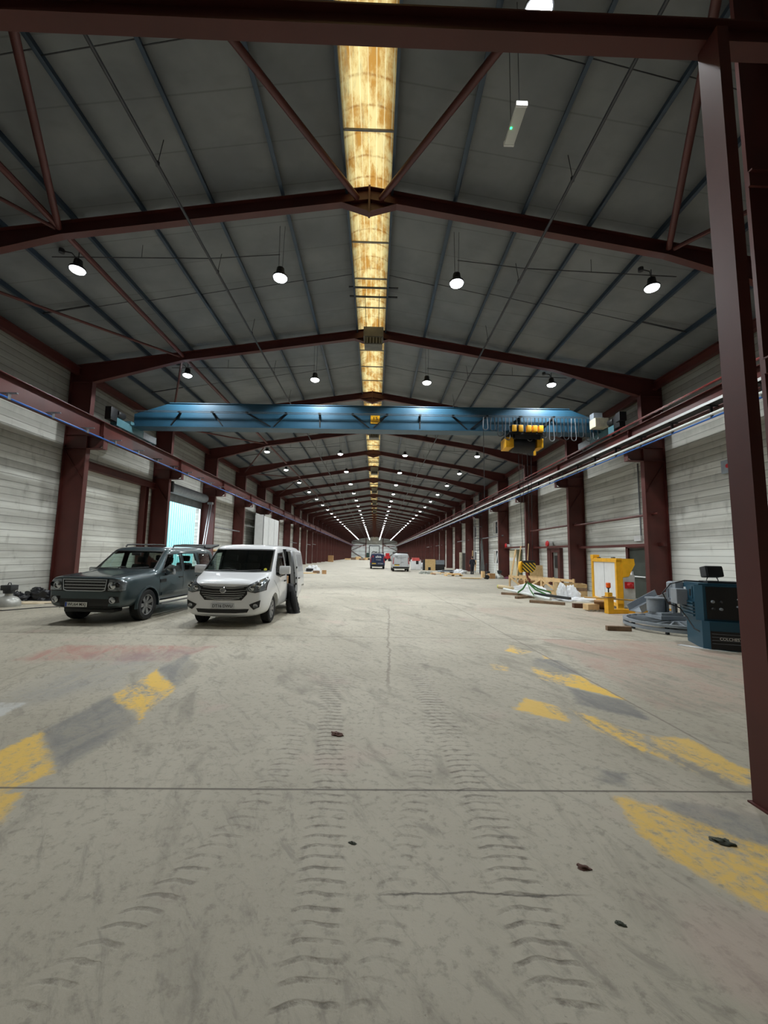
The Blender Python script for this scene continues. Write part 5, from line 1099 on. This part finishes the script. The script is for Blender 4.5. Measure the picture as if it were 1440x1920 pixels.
# ------------------------------------------------------------------ left side small things
for i, (x, y, rx, ry, rz, lab) in enumerate(((-11.95, 14.1, .30, .28, .24, 'black tarpaulin bundle by the left wall, leftmost'), (-11.35, 14.45, .55, .30, .36, 'black tarpaulin bundle by the left wall, in the middle'), (-10.75, 14.6, .45, .32, .33, 'black tarpaulin bundle next to the dark grey car'))):
    heap('black_tarpaulin', paint('black_tarpaulin', (30, 31, 36), .35) if i == 0 else MATS['black_tarpaulin'], lab, 'tarpaulin', x, y, rx, ry, rz, 71+i, 0, 'black tarpaulins', crumple=.45)
heap('pale_sheet', paint('pale_sheet', (200, 184, 156), .7), 'pale flat sheet on the floor in front of the black tarpaulins', 'sheet', -11.1, 13.55, .75, .3, .05, 75, .1)
one(MB().tube([(-10.9-.5, 11.9, .015), (-10.3, 11.75, .015), (-9.9, 12.4, .015), (-9.3, 12.9, .015), (-8.6, 13.2, .015)], .014, 6), 'floor_cable', cable_m, 'black cable on the floor between the bell lamp and the dark grey car', 'cable', smooth=True)
heap('black_bag', black_p, 'small black lump at the left picture edge beside the bell lamp', 'bag', -11.25, 12.1, .2, .2, .2, 77)
for i, (x, y, lab) in enumerate(((-6.6, 42.5, 'white sack on the floor right of the white van, farther left'), (-6.0, 41.3, 'white sack on the floor right of the white van, farther right'))): heap('white_sack', plastic_sheet, lab, 'sack', x, y, .55, .4, .50, 81+i, 0, 'white sacks', crumple=.3)
one(MB().box(-.35, .35, -.3, .3, 0, .30, bev=.02), 'black_crate', black_p, 'black crate under the white sacks beside the van', 'crate', None, (-6.45, 41.2, 0))
one(MB().box(-.28, .28, -.25, .25, 0, .24, bev=.01), 'brown_tray', timber_old, 'brown tray on the floor between the white sacks and the cardboard box', 'tray', None, (-5.25, 37.2, 0)); one(MB().box(-.19, .19, -.18, .18, 0, .33, bev=.006), 'cardboard_box', card, 'small cardboard box alone on the floor right of the white van', 'box', None, (-4.45, 36.4, 0), .1)
one(MB().box(-.8, .8, -.5, .5, 0, .05), 'flat_plywood', osb, 'flat plywood piece on the floor right of the white van', 'board', None, (-6.0, 37.0, 0), .15)
for i in range(5): one(MB().box(-.9+.2*(i % 2), .9, -.6, .6, 0, .5+.3*(i % 3), bev=.05), 'distant_pile', timber_old if i % 2 else timber, 'low timber stack by the far left end of the hall', 'timber stack', 'timber stacks at the far end', (-9.3+1.6*i, 140+4*(i % 3), 0), .2*i)
one(MB().box(-.6, .6, -.5, .5, 0, 1.5, bev=.02), 'tall_carton', card, 'tall brown carton beside the left columns far down the hall', 'carton', None, (-10.3, 96.0, 0))
# jacket hanging out of the open side door of the white van
jk = thing('padded_coat', 'black padded coat hanging out of the white van side door to the floor', 'coat', (-2.36, 12.30, 0), .1)
b = MB(); vs = []; nn, kk = 22, 18
for i in range(kk+1):
    z = .84*(1-i/kk); sx = .10+.09*(i/kk)**.6; sy = .12+.12*(i/kk); cx = -.20+.20*(i/kk)**.8
    for j in range(nn):
        a_ = 2*PI*j/nn; puff = 1+.10*abs(math.sin(i*1.1))+.14*mnoise.noise(Vector((math.cos(a_)*1.6, math.sin(a_)*1.6, z*3)))
        vs.append((cx+sx*math.cos(a_)*puff, sy*math.sin(a_)*puff, z))
b.add(vs, [(i*nn+j, i*nn+(j+1) % nn, (i+1)*nn+(j+1) % nn, (i+1)*nn+j) for i in range(kk) for j in range(nn)]+[tuple(range(nn)), tuple(range(kk*nn+nn-1, kk*nn-1, -1))])
b.build('coat_body', paint('coat_black', (16, 17, 21), .6), jk, True); MB().tube([(-.06, -.16, .62), (.0, -.22, .35), (.06, -.2, .08)], [.07, .085, .06], 10).build('sleeve', MATS['coat_black'], jk, True)
one(MB().box(-.16, .16, -.12, .12, 0, .26, bev=.006), 'cardboard_box', card, 'small cardboard box on the sill inside the white van side door', 'box', None, (-2.75, 12.35, .80))
# floor scraps
for i, (x, y, s_, m, lab) in enumerate(((2.17, 2.66, .055, paint('dark_scrap', (66, 70, 58), .8), 'dark crumpled scrap on the yellow paint in the right foreground'), (1.2, 2.45, .035, paint('rust_scrap', (96, 66, 56), .8), 'small rusty brown scrap on the floor at the right foreground'), (1.2, 2.10, .022, MATS['dark_scrap'], 'small dark crumb on the floor below the rusty scrap'), (-.33, 4.12, .06, MATS['rust_scrap'], 'brown dirt clod on the centre tyre track'), (-.10, 2.64, .022, MATS['dark_scrap'], 'tiny black crumb on the centre floor near the camera'), (-9.0, 9.9, .2, MATS['dark_scrap'], 'dark flat scrap on the floor in front of the dark grey car'))):
    heap('floor_scrap', m, lab, 'scrap', x, y, s_, s_*.55, s_*.3, 91+i, -.4, 'scraps on the floor', crumple=.5, n=16)

# ------------------------------------------------------------------ distant vans seen from behind
def rear_van(label, x, y, m, rot=PI/2, rack=True):
    t = thing('panel_van', label, 'van', (x, y, 0), rot, 'distant parked vans'); c = Car(t, VT, [(1.56, .335, .40), (-1.54, .335, .40)], 2)
    for sg in (-1, 1):
        for xx in (1.56, -1.54): wheel(t, xx, sg*.80, .335, .215, 8, sg)
        c.patch('tail_light', [(sg*.80, .80), (sg*.76, 1.55), (sg*.83, 1.5), (sg*.90, .80)], 'x-', tail_red, .012, .03); mirror(c, 1.15, .97, 1.17, sg, trim_black, 1.3)
    c.patch('rear_bumper', [(-.88, .36), (-.90, .52), (.90, .52), (.88, .36)], 'x-', trim_black, .05, .10)
    c.line('door_split', [(0, .52), (0, 1.80)], 'x-', .012, trim_black); c.line('door_gap', [(-.74, .55), (-.72, 1.80), (.72, 1.80), (.74, .55)], 'x-', .012)
    xh = c.hit('x-', .4, .68).x; MB().box(xh-.02, xh-.006, .18, .70, .63, .74).build('number_plate', plate_y, t); MB().box(xh-.04, xh-.01, .16, .72, .75, .80).build('plate_light', trim_black, t)
    if rack:
        r = MB()
        for xx in (-1.9, -.6, .6): r.box(xx-.03, xx+.03, -.78, .78, 2.03, 2.07).box(xx-.02, xx+.02, -.76, -.72, 1.86, 2.05).box(xx-.02, xx+.02, .72, .76, 1.86, 2.05)
        r.box(-1.95, .7, -.78, -.75, 2.07, 2.11).box(-1.95, .7, .75, .78, 2.07, 2.11); r.build('roof_rack', trim_black, t)
    c.finish(m, False); return t, c
t, c = rear_van('navy blue panel van seen from behind far down the hall, left of the silver one', .33, 53.8, navy_paint)
xh = c.hit('x-', 0, 1.5).x
text('lettering', 'allida', white_p, .40, facing(xh-.015, -.12, 1.52, '-x'), t, xs=.9); text('cross_mark', 'X', red_p, .36, facing(xh-.015, .56, 1.54, '-x'), t); text('small_lettering', 'services group', plate_w, .11, facing(xh-.03, -.12, 1.16, '-x'), t); text('phone_lettering', 'ECO blue', silver_paint, .16, facing(xh-.02, -.38, .70, '-x'), t)
MB().tube([(xh+.6+.25*math.cos(a_), .35+.3*math.sin(a_), 2.15+.04*math.sin(3*a_)) for a_ in [2*PI*i/14 for i in range(14)]], .05, 7, closed=True).build('roof_hose', trim_black, t, True)
t, c = rear_van('silver panel van seen from behind far down the hall, right of the navy one', 2.83, 46.7, silver_paint)
xh = c.hit('x-', 0, 1.5).x
text('lettering', 'T&E', trim_dark, .20, facing(xh-.015, .50, 1.58, '-x'), t); text('web_lettering', 'contractors.co.uk', trim_dark, .12, facing(xh-.015, -.12, 1.56, '-x'), t); text('small_lettering', 'electrical  mechanical', trim_dark, .085, facing(xh-.025, .12, 1.40, '-x'), t); c2 = MB().tube([(xh-.04, -.26, .98), (xh-.04, -.20, 1.02), (xh-.04, -.10, 1.03), (xh-.04, 0, .98)], .015, 6).build('door_handle', trim_black, t)

# ------------------------------------------------------------------ person in dark clothes carrying a board
def skin(name, pts, edges, m, parent, lv=2):
    """one continuous surface grown round a skeleton: pts (x,y,z,r)"""
    me = bpy.data.meshes.new(name); me.from_pydata([p[:3] for p in pts], edges, []); o = bpy.data.objects.new(name, me); C.objects.link(o)
    md = o.modifiers.new('skin', 'SKIN'); md.use_smooth_shade = True
    for i, p in enumerate(pts): me.skin_vertices[0].data[i].radius = (p[3], p[3]*(p[4] if len(p) > 4 else 1))
    me.skin_vertices[0].data[0].use_root = True
    sb = o.modifiers.new('sub', 'SUBSURF'); sb.levels = lv; sb.render_levels = lv; dg = bpy.context.evaluated_depsgraph_get(); dg.update()
    r = bpy.data.meshes.new_from_object(o.evaluated_get(dg)); bpy.data.objects.remove(o); r.name = name; r.materials.clear(); r.materials.append(m)
    r.polygons.foreach_set('use_smooth', [True]*len(r.polygons)); q = bpy.data.objects.new(name, r); C.objects.link(q); q.parent = parent; return q
skin_m = paint('skin', (196, 146, 120), .55, 0, .05); cloth_navy = paint('dark_clothes', (24, 26, 36), .8, 0, .1, 8)
pe = thing('person', 'person in dark work clothes seen from behind, carrying a pale board by the right wall', 'person', (9.75, 41.7-.9, 0), .12)
body = [(0, 0, .95, .14), (0, 0, 1.15, .14), (0, .01, 1.36, .15), (0, .01, 1.47, .07), (0, .02, 1.55, .06), (0, .035, 1.64, .085), (0, .03, 1.72, .075),
        (-.18, .0, 1.41, .065), (-.25, -.01, 1.15, .048), (-.24, .06, .92, .038), (-.235, .08, .85, .035), (.18, 0, 1.41, .065), (.27, 0, 1.15, .048), (.30, .06, .92, .038), (.30, .09, .85, .035),
        (-.09, 0, .90, .10), (-.11, .02, .50, .065), (-.12, -.02, .09, .045), (-.12, .10, .03, .04), (.09, 0, .90, .10), (.10, .06, .50, .065), (.11, .10, .09, .045), (.11, .22, .03, .04), (0, .13, 1.63, .02)]
ed = [(0, 1), (1, 2), (2, 3), (3, 4), (4, 5), (5, 6), (2, 7), (7, 8), (8, 9), (9, 10), (2, 11), (11, 12), (12, 13), (13, 14), (0, 15), (15, 16), (16, 17), (17, 18), (0, 19), (19, 20), (20, 21), (21, 22), (5, 23)]
for b0, sx in ((10, -1), (14, 1)):
    bx, by, bz = body[b0][:3]
    for f in range(5):
        i0 = len(body); oy = by-.03+.02*f if f else by+.05; ln_ = (.05, .075, .085, .08, .06)[f]
        body.append((bx+sx*.005, oy, bz-.05 if f else bz-.02, .010)); body.append((bx-sx*.012, oy+.005+(.03 if f == 0 else 0), bz-.05-ln_*.55, .009)); body.append((bx-sx*.03, oy+.01+(.03 if f == 0 else 0), bz-.05-ln_, .008)); ed += [(b0, i0), (i0, i0+1), (i0+1, i0+2)]
skin('body', body, ed, skin_m, pe)
skin('jacket', [(0, 0, .92, .195), (0, 0, 1.15, .18), (0, .0, 1.36, .17), (0, .01, 1.47, .10), (-.19, 0, 1.41, .085), (-.26, -.01, 1.15, .068), (-.245, .05, .94, .055), (.19, 0, 1.41, .085), (.28, 0, 1.15, .068), (.30, .05, .94, .055)], [(0, 1), (1, 2), (2, 3), (2, 4), (4, 5), (5, 6), (2, 7), (7, 8), (8, 9)], cloth_navy, pe)
tr_ = MB().lathe([(.12, .74), (.165, .78), (.20, .86), (.205, .95), (.19, 1.05)], 20, Matrix.Diagonal((1, .78, 1, 1)))
tr_.tube([(-.085, 0, .90), (-.10, .01, .72), (-.11, .02, .48), (-.12, -.01, .25), (-.12, -.02, .05)], [.10, .10, .078, .068, .072], 12).tube([(.085, 0, .90), (.09, .03, .72), (.10, .06, .48), (.105, .09, .25), (.11, .10, .05)], [.10, .10, .078, .068, .072], 12)
tr_.build('trousers', cloth_navy, pe, True)
for x, y in ((-.12, .0), (.11, .12)): MB().box(x-.05, x+.05, y-.09, y+.19, 0, .10, bev=.03).build('shoe', trim_black, pe, True)
MB().lathe([(.0, .115), (.05, .105), (.09, .06), (.098, 0), (.09, -.06)], 18, Matrix.Translation((0, .015, 1.68)), cap=False).build('hair', paint('dark_hair', (40, 32, 28), .8), pe, True)
for s in (-1, 1): MB().lathe([(0, -.01), (.022, 0), (0, .012)], 10, Matrix.Translation((s*.088, .035, 1.635)) @ Matrix.Rotation(PI/2, 4, 'Y') @ Matrix.Diagonal((1.4, .8, 1, 1)), cap=False).build('ear', skin_m, pe, True); MB().lathe([(0, -.008), (.009, 0), (0, .008)], 8, Matrix.Translation((s*.03, .115, 1.655)), cap=False).build('eye', trim_black, pe, True)
MB().box(-.025, .025, .105, .118, 1.578, 1.588, bev=.003).build('mouth', paint('lips', (150, 80, 74), .5), pe)
one(MB().box(-.02, .02, -.20, .22, 0, 1.05, Matrix.Rotation(.08, 3, 'Y')), 'carried_board', timber, 'pale board held upright at the right side of the person', 'board', None, (10.10, 40.93, .35)); one(MB().bar((9.82, 41.05, 1.25), (9.86, 41.1, 2.35), .07, .03), 'carried_batten', timber, 'pale timber batten rising over the shoulder of the person', 'batten')
